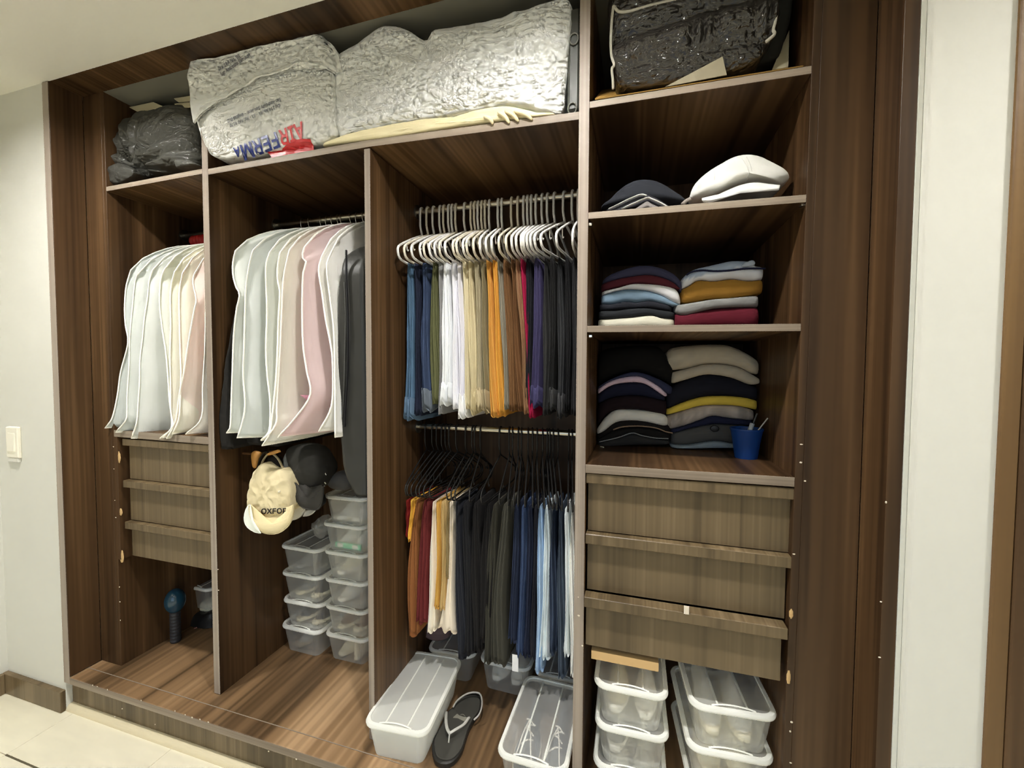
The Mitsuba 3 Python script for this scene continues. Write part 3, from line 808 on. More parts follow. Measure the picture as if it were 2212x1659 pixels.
def trouser(top, bot, rgb, seed, label, group, waist=None, denim=False, lobes=2, yf=0.205, slope=0.0, flare=1.25, ruffle=0.0, name='trousers', tag=False, bend=0.0):
    """top, bot: pixels (left x, right x, y) of the visible strip at the hanger bar and at the lower end."""
    a, b = at(top[0], top[2], y=yf), at(top[1], top[2], y=yf)
    c, e = at(bot[0], bot[2], y=yf), at(bot[1], bot[2], y=yf)
    w = max(b[0] - a[0], 0.018)
    fl = max(0.8, (e[0] - c[0]) / w)
    t = thing(name, label, 'trousers', group)
    p0, p1 = (a + b) / 2, (c + e) / 2
    mid = (p0 + p1) / 2 + np.array([bend, 0, 0])
    line = [p0, p0 * 0.7 + p1 * 0.3 + [bend * 0.7, 0, 0], p0 * 0.35 + p1 * 0.65 + [bend * 0.8, 0, 0], p1]
    R_ = slab(line, yf, 0.235, w * 1.03, seed, lobes, fl, ruffle=ruffle, slope=slope)
    m = loft(R_)
    v = m[0]
    col = tint(m, rgb, 0.10 if not denim else 0.22, (60, 30, 5 if not denim else 14), seed)
    if denim:                                                  # worn paler along the folded edges
        k = np.zeros(len(v))
        k[: R_.shape[0] * R_.shape[1]] = np.tile(np.concatenate([np.abs(np.cos(np.pi * lobes * np.linspace(-1, 1, 15) / 2)) ** 6, np.zeros(R_.shape[1] - 15)]), R_.shape[0])
        col = np.clip(col * (1 + 0.7 * k[:, None] * nfbm(v * 30, 2, seed)[:, None] * 1.4), 0, 0.95)
    part(t, 'leg', m, 'cloth', smooth=True, color=col)
    if waist:
        W = R_[-4:].copy()
        c0 = W.mean((0, 1))
        W[..., 0] = c0[0] + (W[..., 0] - W[..., 0].mean(1, keepdims=True)) * 1.05 + (W[..., 0].mean(1, keepdims=True) - c0[0])
        W[..., 1] -= 0.004
        W[..., 2] -= 0.003
        wm = loft(W)
        part(t, 'waistband', wm, 'cloth', smooth=True, color=tint(wm, waist, 0.15, (80, 80, 80), seed))
    if tag:
        q = p1 + np.array([-w * 0.6, -0.01, -0.01])
        part(t, 'label_tag', hex8([[[(q[0] + x, q[1] + y, q[2] + z) for z in (-0.05, 0.015)] for y in (0, 0.001)] for x in (-0.012, 0.012)], 0), 'cloth', color=np.full((8, 3), 0.75), label='white care tag')


def q7(x, y):
    return (820 + x / 2.86, 380 + y / 2.86)


def q8(x, y):
    return (840 + x / 2.765, 880 + y / 2.765)


WP = {n: hanger_parts(0.0048, b, True) for n, b in (('white', 'hanger_white'), ('cream', 'hanger_cream'))}
ORD = 'first second third fourth fifth sixth seventh eighth ninth tenth eleventh twelfth thirteenth fourteenth fifteenth sixteenth seventeenth eighteenth nineteenth'.split()
ORD += ['twentieth'] + ['twenty-' + w for w in ORD[:9]]
hooks = [262, 300, 337, 378, 402, 432, 452, 475, 530, 570, 592, 612, 635, 655, 680, 735, 758, 818, 857, 893, 917, 940, 970, 1008, 1042, 1085, 1145, 1195]
tips = [(112, 440), (152, 510), (196, 500), (248, 510), (272, 510), (306, 505), (338, 510), (368, 535), (403, 470), (452, 480), (474, 490), (514, 490), (536, 480), (578, 460), (618, 500), (655, 500), (690, 500), (735, 495), (780, 510), (815, 485), (842, 480), (873, 450), (888, 475), (908, 475), (930, 440), (955, 430), (990, 380), (1090, 430)]
creams = {1, 4, 7, 9, 10, 12, 13, 17, 18}
pos = {0: 'the left panel', 27: 'the main divider'}
for i, (h, tp) in enumerate(zip(hooks, tips)):
    k = 'cream' if i in creams else 'white'
    hang(k, WP[k], q7(h, 190 - 0.09 * (h - 262)), q7(*tp), 2.163 + 0.0125 - 0.0175 + 0.004,
         f'{k} plastic tube hanger, {ORD[i]} from the left on the upper rail', 'tube hangers on the upper rail')
hang('white', WP['white'], q7(1228, 60), q7(1192, 440), 2.163 - 0.001, 'white plastic tube hanger half hidden behind the main divider on the upper rail', None)

DENIM, NAVYD, MIDD = (0.062, 0.115, 0.185), (0.014, 0.018, 0.036), (0.030, 0.045, 0.090)
UP_ = [  # top l, r; bottom l, r, y; colour; denim; waist; words
    (172, 216, 158, 226, 1503, DENIM, 1, (0.10, 0.16, 0.24), 'faded blue jeans, leftmost on the upper rail'),
    (216, 250, 218, 262, 1480, NAVYD, 0, None, 'dark navy trousers beside the faded jeans on the upper rail'),
    (250, 309, 256, 328, 1440, MIDD, 1, (0.12, 0.14, 0.17), 'mid-blue jeans with a grey waist left of the olive pair'),
    (309, 371, 315, 378, 1400, (0.105, 0.110, 0.050), 0, None, 'olive green trousers on the upper rail'),
    (371, 386, 372, 392, 1470, (0.25, 0.25, 0.25), 0, None, 'narrow grey trousers between the olive and white pairs'),
    (386, 440, 372, 456, 1400, (0.76, 0.78, 0.80), 0, (0.74, 0.76, 0.78), 'white jeans with stitched waist on the upper rail'),
    (440, 474, 452, 490, 1440, (0.78, 0.78, 0.82), 0, None, 'white trousers in the middle of the white group'),
    (474, 511, 482, 548, 1480, (0.70, 0.69, 0.76), 0, (0.80, 0.80, 0.80), 'lilac-white trousers, last of the white group'),
    (511, 543, 526, 562, 1440, (0.66, 0.60, 0.42), 0, None, 'pale cream trousers next to the white group'),
    (543, 582, 560, 604, 1450, (0.58, 0.50, 0.31), 0, (0.55, 0.47, 0.28), 'cream chinos with a pleated hem on the upper rail'),
    (582, 618, 604, 648, 1440, (0.36, 0.31, 0.20), 0, (0.48, 0.40, 0.25), 'khaki chinos on the upper rail'),
    (618, 650, 646, 692, 1450, (0.22, 0.19, 0.11), 0, (0.34, 0.28, 0.17), 'olive-tan chinos left of the mustard pair'),
    (650, 688, 690, 732, 1490, (0.58, 0.31, 0.07), 0, None, 'mustard orange trousers on the upper rail'),
    (688, 728, 732, 774, 1485, (0.62, 0.30, 0.05), 0, None, 'brighter orange trousers with a crinkled edge'),
    (728, 758, 768, 806, 1440, (0.24, 0.22, 0.17), 0, None, 'grey-khaki trousers right of the orange pair'),
    (758, 802, 798, 852, 1450, (0.17, 0.085, 0.035), 0, None, 'brown trousers on the upper rail'),
    (802, 836, 852, 892, 1450, (0.15, 0.072, 0.030), 0, None, 'dark brown trousers in the brown group'),
    (836, 866, 892, 930, 1470, (0.26, 0.145, 0.075), 0, None, 'tan brown trousers left of the crimson pair'),
    (866, 898, 926, 960, 1495, (0.32, 0.010, 0.052), 0, None, 'crimson red trousers on the upper rail'),
    (898, 945, 905, 950, 1380, (0.012, 0.012, 0.016), 0, None, 'black trousers right of the crimson pair'),
    (945, 1012, 932, 1006, 1425, (0.042, 0.036, 0.090), 0, (0.05, 0.045, 0.11), 'purple-navy trousers on the upper rail'),
    (1012, 1050, 1000, 1046, 1475, (0.028, 0.028, 0.028), 0, None, 'dark grey trousers right of the purple-navy pair'),
    (1050, 1092, 1046, 1092, 1440, (0.014, 0.014, 0.014), 0, (0.05, 0.05, 0.05), 'black jeans in the dark group of the upper rail'),
    (1092, 1140, 1092, 1150, 1480, (0.026, 0.027, 0.029), 1, (0.05, 0.05, 0.052), 'charcoal jeans with a worn waist in the dark group'),
    (1140, 1182, 1146, 1188, 1450, (0.012, 0.012, 0.013), 0, None, 'black trousers, second from the main divider on the upper rail'),
    (1182, 1232, 1184, 1240, 1480, (0.022, 0.022, 0.024), 0, None, 'dark charcoal trousers against the main divider on the upper rail'),
]
for i, (a, b, c, e, yb, rgb, dn, ws, lab) in enumerate(UP_):
    ta, tb = q7(a, 545 - 0.04 * (a - 170)), q7(b, 545)
    ba, bb = q7(c, yb), q7(e, yb)
    trouser((ta[0], tb[0], ta[1]), (ba[0], bb[0], ba[1]), rgb, 100 + i, lab, 'trousers on the upper rail', ws, bool(dn), lobes=3 if b - a > 40 else 2, ruffle=1.0 if ws else 0.4)

BP = hanger_parts(0.0030, 'hanger_black', True)
hooks2 = [225, 268, 295, 325, 348, 370, 412, 465, 505, 520, 550, 668, 722, 740, 775, 793, 833, 858, 885, 918, 945, 960, 980, 1010, 1075, 1095]
tips2 = [(97, 470), (108, 500), (132, 512), (160, 425), (180, 430), (206, 450), (240, 490), (345, 510), (372, 525), (395, 500), (480, 515), (550, 490), (658, 575), (712, 505), (745, 530), (770, 560), (812, 550), (860, 560), (895, 560), (930, 555), (960, 545), (983, 590), (1005, 610), (1036, 550), (1070, 570), (1100, 575)]
for i, (h, tp) in enumerate(zip(hooks2, tips2)):
    hang('black', BP, q8(h, 105 + 0.05 * (h - 225)), q8(*tp), 1.245 - 0.001,
         f'thin black hanger, {ORD[i]} from the left on the lower rail', 'black hangers on the lower rail')
LOW = [
    (110, 134, 108, 120, 760, (0.22, 0.018, 0.016), 0, 'dark red trousers, leftmost sliver on the lower rail'),
    (132, 160, 116, 140, 800, (0.78, 0.42, 0.06), 0, 'bright yellow trousers behind the brown corduroys'),
    (150, 202, 108, 178, 1345, (0.27, 0.105, 0.035), 0, 'tan-brown corduroy trousers at the left of the lower rail'),
    (200, 264, 168, 242, 1285, (0.135, 0.022, 0.022), 0, 'burgundy trousers on the lower rail'),
    (262, 298, 222, 276, 1330, (0.82, 0.76, 0.64), 0, 'white trousers beside the burgundy pair on the lower rail'),
    (288, 314, 274, 304, 1200, (0.62, 0.36, 0.08), 0, 'mustard trousers on the lower rail'),
    (312, 350, 302, 348, 1205, (0.52, 0.36, 0.15), 0, 'sand-tan trousers on the lower rail'),
    (346, 380, 338, 372, 1000, (0.24, 0.18, 0.085), 0, 'olive-khaki trousers on the lower rail'),
    (366, 390, 300, 408, 1340, (0.80, 0.70, 0.56), 0, 'cream-white trousers with a flared hem beside the black ones'),
    (384, 436, 405, 470, 1480, (0.026, 0.028, 0.036), 0, 'dark slate trousers, first of the black group on the lower rail'),
    (434, 486, 452, 520, 1470, (0.018, 0.018, 0.020), 0, 'black trousers, second of the black group on the lower rail'),
    (484, 560, 500, 566, 1440, (0.014, 0.013, 0.013), 0, 'black trousers behind the lone hanger on the lower rail'),
    (556, 636, 530, 610, 1380, (0.012, 0.011, 0.011), 0, 'black trousers, last of the black group on the lower rail'),
    (612, 664, 566, 634, 1520, (0.046, 0.044, 0.034), 0, 'charcoal trousers on the lower rail'),
    (662, 742, 616, 702, 1530, (0.056, 0.054, 0.042), 0, 'thick charcoal-green trousers in the middle of the lower rail'),
    (742, 792, 712, 768, 1400, (0.018, 0.024, 0.046), 1, 'dark indigo jeans right of the charcoal trousers'),
    (790, 832, 762, 806, 1480, (0.034, 0.054, 0.112), 1, 'blue jeans with a pale worn seam on the lower rail'),
    (830, 866, 804, 846, 1490, (0.014, 0.018, 0.036), 1, 'navy jeans on the lower rail'),
    (864, 892, 838, 874, 1500, (0.018, 0.018, 0.024), 0, 'near-black trousers left of the light-blue jeans'),
    (890, 924, 866, 924, 1570, (0.30, 0.42, 0.58), 1, 'light-blue jeans, longest on the lower rail'),
    (922, 972, 900, 970, 1500, (0.52, 0.58, 0.60), 1, 'bleached pale jeans on the lower rail'),
    (966, 1002, 952, 1002, 1450, (0.030, 0.042, 0.070), 1, 'dark-blue jeans right of the bleached pair'),
    (1000, 1046, 1000, 1060, 1590, (0.050, 0.066, 0.090), 1, 'slate-blue jeans with a frayed hem on the lower rail'),
    (1048, 1078, 1046, 1080, 1480, (0.72, 0.76, 0.76), 0, 'white jeans, second from the main divider on the lower rail'),
    (1076, 1122, 1076, 1122, 1580, (0.80, 0.80, 0.76), 0, 'white trousers against the main divider on the lower rail'),
]
for i, (a, b, c, e, yb, rgb, dn, lab) in enumerate(LOW):
    yt = 545 + 0.06 * (a - 110)
    ta, tb = q8(a, yt), q8(b, yt)
    ba, bb = q8(c, yb), q8(e, yb)
    trouser((ta[0], tb[0], ta[1]), (ba[0], bb[0], ba[1]), rgb, 200 + i, lab, 'trousers on the lower rail', None, bool(dn), lobes=3 if b - a > 45 else 2, ruffle=0.8, tag=i in (16,), bend=-0.012 if i in (2, 3, 13, 14) else 0.0)

# ------------------------------------------------------------------ top shelf
def zz(l, s, ox, oy):
    return [(ox + a / s, oy + b / s) for a, b in l]


# black refuse bag, gathered at its lower left
t = thing('refuse_bag', 'crumpled black plastic refuse bag on the top-left shelf', 'plastic bag')
ol = pxs(zz([(45, 1560), (60, 1440), (110, 1350), (150, 1230), (200, 1080), (280, 950), (350, 840), (480, 740), (640, 680), (820, 630), (1000, 600), (1150, 640), (1230, 800), (1245, 1100), (1235, 1380), (1000, 1440), (700, 1490), (420, 1550), (200, 1590)], 5.927, 225, 130), 0.11)
knot = at(225 + 460 / 5.927, 130 + 1380 / 5.927, y=0.06)


def gather(v):
    d = v[:, [0, 2]] - knot[[0, 2]]
    r = np.hypot(d[:, 0], d[:, 1])
    a = np.arctan2(d[:, 1], d[:, 0])
    f = np.sin(a * 13 + 2.2 * np.sin(a * 3) + r * 8) * np.clip(r / 0.05, 0, 1) * np.clip(1.3 - r / 0.30, 0.25, 1)
    f2 = np.sin(a * 29 + 3 * np.sin(a * 5 + 1) + r * 14) * np.clip(r / 0.05, 0, 1)
    v = v.copy()
    v[:, 1] -= (v[:, 1] < 0.3) * (0.011 * f + 0.004 * f2)
    v[:, 1] += (v[:, 1] < 0.3) * 0.03 * np.exp(-(r / 0.03) ** 2)
    return v


m = pillow(ol, 0.03, 0.5, 2.4, 150, 26, 0.010, (16, 16, 16), 3, fold=gather)
part(t, 'body', m, 'film_black', smooth=True, color=tint(m, (0.062, 0.062, 0.054), 0.1))
ol = pxs(zz([(60, 1450), (90, 1380), (200, 1320), (330, 1360), (400, 1440), (330, 1530), (180, 1590), (70, 1570)], 5.927, 225, 130), 0.03)
m = pillow(ol, 0.005, 0.09, 2.2, 70, 12, 0.012, (30, 30, 30), 8)
part(t, 'tail', m, 'film_black', smooth=True, color=tint(m, (0.05, 0.05, 0.045), 0.1), label='gathered end of the black bag')
ol = pxs(zz([(960, 1310), (1080, 1290), (1200, 1330), (1245, 1370), (1100, 1400), (960, 1400)], 5.927, 225, 130), 0.05)
m = pillow(ol, 0.02, 0.12, 2.2, 60, 10, 0.012, (30, 30, 30), 9)
part(t, 'loose_fold', m, 'film_black', smooth=True, color=tint(m, (0.09, 0.09, 0.08), 0.2))
# cream cards behind it
CREAM = (0.56, 0.50, 0.34)


def card(name, label, pxl, y0, y1, rgb=CREAM, bs='cloth', th=0.004):
    p = [at(a, b, y=y) for (a, b), y in zip(pxl, (y0, y0, y1, y1))]
    p = np.array(p)
    nrm = np.cross(p[1] - p[0], p[3] - p[0])
    nrm /= np.linalg.norm(nrm)
    v = np.vstack([p, p + nrm * th])
    f = np.array([[0, 1, 2], [0, 2, 3], [4, 6, 5], [4, 7, 6], [0, 4, 5], [0, 5, 1], [1, 5, 6], [1, 6, 2], [2, 6, 7], [2, 7, 3], [3, 7, 4], [3, 4, 0]])
    m = outward(v, f)
    return solo(name, label, 'card', m, bs, color=tint(m, rgb, 0.05))


card('card_sheet', 'cream card sheet sticking up behind the black refuse bag', zz([(540, 720), (860, 640), (640, 545), (330, 610)], 5.927, 225, 130), 0.088, 0.098)
card('card_sheet', 'torn-edged cream card beside the printed bag, above the other card', zz([(960, 545), (1180, 530), (1160, 458), (900, 500)], 5.927, 225, 130), 0.10, 0.105)
card('card_sheet', 'small cream card flap tucked between the refuse bag and the printed bag', zz([(970, 620), (1180, 600), (1160, 545), (905, 568)], 5.927, 225, 130), 0.082, 0.09)

# printed white carrier bag
t = thing('carrier_bag', 'white glossy carrier bag lying upside down with blue and red print on the top shelf', 'plastic bag')
ol = pxs(zz([(-125, 430), (0, 405), (300, 355), (560, 295), (900, 205), (1150, 175), (1380, 90), (1520, 215), (1580, 420), (1590, 600), (1610, 900), (1620, 1050), (1610, 1280), (1480, 1400), (1220, 1460), (900, 1520), (560, 1580), (250, 1590), (80, 1500), (20, 1330), (-60, 1060), (-120, 700)], 5.53, 440, 60), 0.03)
mB = pillow(ol, -0.012, 0.52, 4.5, 150, 26, 0.007, (10, 10, 12), 12)
part(t, 'body', mB, 'film_white', smooth=True, color=tint(mB, (0.88, 0.89, 0.86), 0.05, (8, 8, 8)))
fB = front_y(mB)
# the folded-over mouth of the bag, hanging as a flap over the front
fl = zz([(-135, 440), (0, 405), (300, 350), (560, 290), (900, 200), (1150, 170), (1390, 88), (1530, 215), (1600, 460), (1560, 470), (1300, 445), (1150, 445), (1000, 520), (840, 590), (680, 620), (560, 700), (400, 780), (290, 860), (150, 890), (0, 970), (-110, 1140), (-150, 1000)], 5.53, 440, 60)
ol2 = pxs(fl, -0.02)
c2 = closed_curve([(q[0], q[2]) for q in ol2], 170)
c = np.array(c2.mean(0))
rows = []
for r in np.sin(np.linspace(0.05, 1, 16) * np.pi / 2):
    xz = c + r * (c2 - c)
    y = np.minimum(fB(xz[:, 0], xz[:, 1]), 0.12) - 0.012 - 0.010 * np.clip(r, 0, 1) * (nfbm(np.stack([xz[:, 0] * 14, xz[:, 1] * 14, xz[:, 0] * 0], 1), 3, 5)) - (0.008 * r ** 6)
    rows.append(np.stack([xz[:, 0], y, xz[:, 1]], 1))
back = [q + np.array([0, 0.006, 0]) for q in rows[::-1]]
mF = loft(np.array(rows + back))
part(t, 'flap', mF, 'film_white', smooth=60, color=None) if False else part(t, 'flap', mF, 'film_white', smooth=True, color=tint(mF, (0.90, 0.91, 0.87), 0.04, (8, 8, 8)), label='folded-over mouth of the carrier bag')
fF = front_y(mF)
plain('ink_blue', (0.020, 0.035, 0.20), 0.35)
plain('ink_red', (0.55, 0.03, 0.035), 0.35)
plain('ink_dark', (0.035, 0.04, 0.075), 0.45)


def zb_(x, y):
    return (440 + x / 5.53, 60 + y / 5.53)


def word(text, s, e, up, ink, owner, fy=None, yref=0.0, lift=0.003, bold=True, name='lettering'):
    a, b = zb_(*s), zb_(*e)
    part(owner, name, lettering(text, a, b, (up[0] / 5.53, up[1] / 5.53), yref, fy or fB, lift, bold), ink, label=f'printed letters {text}')


word('AIR', (1180, 1122), (893, 1232), (40, 180), 'ink_red', t)
word('FERM', (872, 1240), (430, 1410), (60, 175), 'ink_blue', t)
word('A', (420, 1420), (350, 1440), (30, 110), 'ink_blue', t)
word('Cra 19A No. 9A - 51 · Tel: 360 9172', (910, 905), (310, 1150), (8, 40), 'ink_dark', t, bold=False)
word('San Andresito San José - Bogotá D.C', (920, 835), (280, 1095), (8, 40), 'ink_dark', t, bold=False)
word('Cra 19A No. 9A', (180, 515), (440, 350), (-18, -40), 'ink_dark', t, fF, -0.02, 0.004, False)
word('San Andresito San José', (212, 580), (560, 335), (-18, -40), 'ink_dark', t, fF, -0.02, 0.004, False)
# red emblem under the letters
rp = zz([(1280, 1335), (1200, 1335), (1110, 1345), (1010, 1400), (900, 1460), (745, 1478), (790, 1540), (900, 1525), (1050, 1490), (1180, 1465), (1285, 1440)], 5.53, 440, 60)
q = pxs(rp, 0.0)
from shapely.geometry import Polygon
poly = trimesh.creation.extrude_polygon(Polygon([(a[0], a[2]) for a in q]), 0.001, engine='earcut').subdivide_to_size(0.02)
v = np.array(poly.vertices)
w = np.stack([v[:, 0], fB(v[:, 0], v[:, 1]) - 0.0025 - (v[:, 2] > 0.0005) * 0.0004, v[:, 1]], 1)
part(t, 'emblem', outward(w, np.array(poly.faces)), 'ink_red', label='red printed swoosh')

# cream folded blanket under the big white bag
t = thing('blanket', 'cream folded blanket along the shelf edge under the big white bag', 'blanket')
ol = pxs([(700, 317), (735, 300), (780, 288), (850, 274), (930, 262), (1000, 256), (1040, 245), (1075, 236), (1120, 236), (1170, 248), (1200, 248), (1180, 256), (1000, 279), (900, 295), (800, 309)], 0.02)
m = pillow(ol, -0.004, 0.40, 4.0, 130, 14, 0.004, (26, 10, 40), 21)
part(t, 'body', m, 'cloth', smooth=True, color=tint(m, (0.78, 0.70, 0.45), 0.06, (40, 10, 60)))
for i, ((a, b), (c_, d)) in enumerate((((1090, 240), (1120, 262)), ((1075, 243), (1100, 266)), ((1110, 240), (1150, 258)), ((1045, 252), (1065, 268)))):
    l = smooth_line([at(a, b, y=-0.008), at((a + c_) / 2 + 3, (b + d) / 2 - 3, y=-0.009), at(c_, d, y=-0.004)], 10)
    tb = tube(l, np.array([0.002, 0.005, 0.006, 0.0065, 0.007, 0.007, 0.0065, 0.006, 0.005, 0.003]), 8)
    part(t, 'fold', tb, 'cloth', smooth=True, color=tint(tb, (0.78, 0.69, 0.45), 0.05))
# big white bag
t = thing('storage_sack', 'big glossy white plastic sack of bedding on the top shelf beside the divider', 'plastic bag')
ol = pxs([(731, 130), (770, 106), (812, 75), (850, 67), (885, 74), (924, 93), (950, 68), (1000, 58), (1060, 48), (1150, 28), (1232, 11), (1230, 120), (1222, 190), (1216, 240), (1190, 250), (1100, 238), (1000, 252), (900, 270), (800, 290), (745, 305), (733, 280), (730, 200)], 0.04)


def creases(v):
    v = v.copy()
    f = v[:, 1] < 0.2
    u = np.stack([v[:, 0] * 5 + v[:, 2] * 7, v[:, 2] * 3 - v[:, 0] * 2, v[:, 0] * 0], 1)
    v[:, 1] += f * 0.05 * (np.abs(nfbm(u * 1.2, 3, 7) - 0.5))
    return v


m = pillow(ol, -0.005, 0.55, 4.0, 170, 30, 0.008, (8, 8, 10), 31, fold=creases)
part(t, 'body', m, 'film_white', smooth=True, color=tint(m, (0.88, 0.90, 0.89), 0.05, (4, 4, 5), 4))
# dark bag with press studs between the white sack and the divider
t = thing('duffel_bag', 'dark grey-green bag with two round snaps squeezed between the white sack and divider', 'bag')
m = bx(-0.215, -0.176, 0.03, 0.5, at(1240, 236, y=0.03)[2] - 0.005, at(1240, 15, y=0.03)[2], 0.008)
part(t, 'body', m, 'satin', smooth=30, color=tint(m, (0.045, 0.048, 0.040), 0.1)) if False else part(t, 'body', m, 'satin', color=tint(m, (0.045, 0.048, 0.040), 0.1))
for px, py in ((1240, 84), (1236, 234)):
    p = at(px, py, y=0.026)
    g = np.linspace(0, 2 * np.pi, 25)[:-1]
    tb = tube([(p[0] + 0.013 * math.cos(a), p[1], p[2] + 0.017 * math.sin(a)) for a in g], 0.0022, 6, closed=True)
    part(t, 'snap_ring', tb, 'satin', smooth=True, color=tint(tb, (0.16, 0.16, 0.14), 0), label='round grey snap ring')

# right column: black bedding in a clear bag with pale piping, on a brown sheet
s1 = lambda px: S1[0] + (S1[1] - S1[0]) * (px - 1271.6) / 480.8
zr = lambda l: zz(l, 4.424, 1260, 0)
card('brown_sheet', 'brown wrapping sheet under the clear bag on the upper right shelf', [(1285, 216), (1735, 144), (1700, 156), (1300, 196)], 0.012, 0.40, (0.33, 0.19, 0.05), 'satin', 0.003)
t = thing('clear_bag', 'clear zip bag with pale piping holding rolled black bedding on the upper right shelf', 'plastic bag')
ol = pxs(zr([(290, -60), (900, -180), (1850, -200), (1850, 60), (1840, 300), (1740, 470), (1650, 600), (1400, 690), (1100, 760), (750, 820), (450, 845), (330, 800), (290, 640), (265, 400)]), 0.05)


def puckers(v):
    v = v.copy()
    f = (v[:, 1] < 0.25)
    z0 = at(1450, 90, y=0.03)[2] + 0.10 * (v[:, 0] - 0.1)
    k = np.exp(-((v[:, 2] - z0) / 0.035) ** 2)
    v[:, 1] += f * (0.010 * np.sin(v[:, 0] * 120 + 3 * np.sin(v[:, 0] * 37)) * k * np.clip((v[:, 0] + 0.0) * 6, 0.2, 1) + 0.02 * np.exp(-((v[:, 2] - z0 - 0.06) / 0.02) ** 2) - 0.02 * k)
    return v


m = pillow(ol, 0.02, 0.5, 3.2, 190, 40, 0.008, (12, 12, 20), 41, fold=puckers)
part(t, 'body', m, 'film_clear', smooth=True, color=tint(m, (0.020, 0.018, 0.016), 0.3, (30, 30, 30)))
for l in ([(288, 60), (272, 200), (262, 400), (270, 540), (295, 620), (272, 660), (282, 760), (285, 850)], [(290, 58), (340, 110), (440, 108), (640, 52), (880, -5), (1000, -50)], [(1825, -20), (1845, 80), (1835, 200), (1815, 285), (1825, 330), (1745, 400)]):
    pl = smooth_line(pxs(zr(l), 0.022), 40)
    tb = tube(pl, 0.0042, 6)
    part(t, 'piping', tb, 'cloth', smooth=True, color=tint(tb, (0.46, 0.44, 0.38), 0))
card('paper_note', 'grey-beige paper lying under the rolled black bedding at the front of the shelf', zr([(780, 835), (1370, 720), (1330, 545), (1150, 640)]), 0.010, 0.016, (0.25, 0.22, 0.15), 'satin', 0.002)
card('card_sheet', 'cream card standing at the right end of the upper right shelf', zr([(1800, 680), (1955, 655), (1965, 300), (1900, 480)]), 0.10, 0.16, (0.50, 0.46, 0.32))
t = thing('black_bundle', 'black cloth bundle between the clear bag and the right wardrobe side', 'bundle')
ol = pxs(zr([(1800, -200), (1990, -200), (1985, 0), (1965, 220), (1900, 450), (1840, 580), (1700, 640), (1600, 660), (1740, 470), (1830, 300), (1840, 60)]), 0.12)
m = pillow(ol, 0.09, 0.5, 3.0, 90, 14, 0.006, (14, 14, 14), 44)
part(t, 'body', m, 'cloth', smooth=True, color=tint(m, (0.020, 0.021, 0.019), 0.2))

# ------------------------------------------------------------------ right column: caps and folded clothes
def dome_cap(t, outline, yf, yb, rgb, bs='cloth', p=2.6, wr=0.004, seed=0):
    m = pillow(outline, yf, yb, p, 110, 18, wr, (14, 14, 14), seed)
    part(t, 'crown', m, bs, smooth=True, color=tint(m, rgb, 0.05, (40, 40, 40), seed))
    return m


def strip_sheet(top, bot, y, th, rgb, bs='cloth', curve=0.0, n=40):
    """A visor: a curved sheet between two pixel lines, y = its depth at the outer and inner edge."""
    a, b = smooth_line(pxs(top, y[0]), n), smooth_line(pxs(bot, y[1]), n)
    rows = []
    for k in np.linspace(0, 1, 8):
        r = a * (1 - k) + b * k
        r[:, 1] -= curve * np.sin(np.pi * k)
        rows.append(r)
    rows = np.array(rows)
    nrm = np.cross(rows[4, n // 2 + 1] - rows[4, n // 2], rows[5, n // 2] - rows[4, n // 2])
    nrm = nrm / np.linalg.norm(nrm) * th
    ring = np.concatenate([rows, (rows + nrm)[:, ::-1]], 1)
    m = loft(ring)
    return m, tint(m, rgb, 0.03)


zc = lambda l: zz(l, 3.318, 1240, 0)
t = thing('flat_cap', 'white flat cap resting at the right end of the second shelf', 'cap')
ol = pxs(zc([(835, 1430), (838, 1380), (870, 1320), (950, 1245), (1050, 1185), (1130, 1145), (1215, 1127), (1310, 1135), (1400, 1175), (1500, 1230), (1535, 1275), (1520, 1305), (1470, 1335), (1390, 1322), (1290, 1312), (1190, 1335), (1090, 1375), (1000, 1415), (920, 1432)]), 0.10)
mC = dome_cap(t, ol, 0.05, 0.33, (0.80, 0.80, 0.76), p=2.4, wr=0.003, seed=5)
m, c = strip_sheet(zc([(915, 1420), (1000, 1405), (1090, 1365), (1190, 1325), (1290, 1305), (1390, 1315), (1478, 1325)]), zc([(925, 1436), (985, 1436), (1080, 1405), (1170, 1362), (1280, 1343), (1390, 1350), (1470, 1350)]), (0.055, 0.030), 0.005, (0.84, 0.85, 0.84))
part(t, 'visor', m, 'cloth', smooth=40 and True, color=c)
fy = front_y(mC)
for l in ([(1195, 1150), (1215, 1190), (1240, 1260), (1245, 1300)], [(1230, 1135), (1250, 1200), (1262, 1250)], [(1000, 1230), (1000, 1300), (990, 1400)]):
    p = pxs(zc(l), 0.07)
    p[:, 1] = fy(p[:, 0], p[:, 2]) - 0.0005
    tb = tube(smooth_line(p, 16), 0.0013, 5)
    part(t, 'seam', tb, 'cloth', smooth=True, color=tint(tb, (0.70, 0.70, 0.66), 0))
p = pxs(zc([(775, 1468), (800, 1445), (835, 1425)]), 0.06)
tb = tube(smooth_line(p, 10), 0.006, 6)
part(t, 'strap_end', tb, 'cloth', smooth=True, color=tint(tb, (0.28, 0.25, 0.22), 0.1), label='grey-brown end of the cap strap')
t = thing('striped_cap', 'dark navy cap with two white stripes on its peak, left on the second shelf', 'cap')
ol = pxs(zc([(205, 1510), (260, 1440), (330, 1370), (420, 1320), (520, 1305), (620, 1330), (720, 1390), (790, 1440), (800, 1490), (500, 1520)]), 0.14)
dome_cap(t, ol, 0.07, 0.32, (0.020, 0.022, 0.028), p=2.2, seed=6)
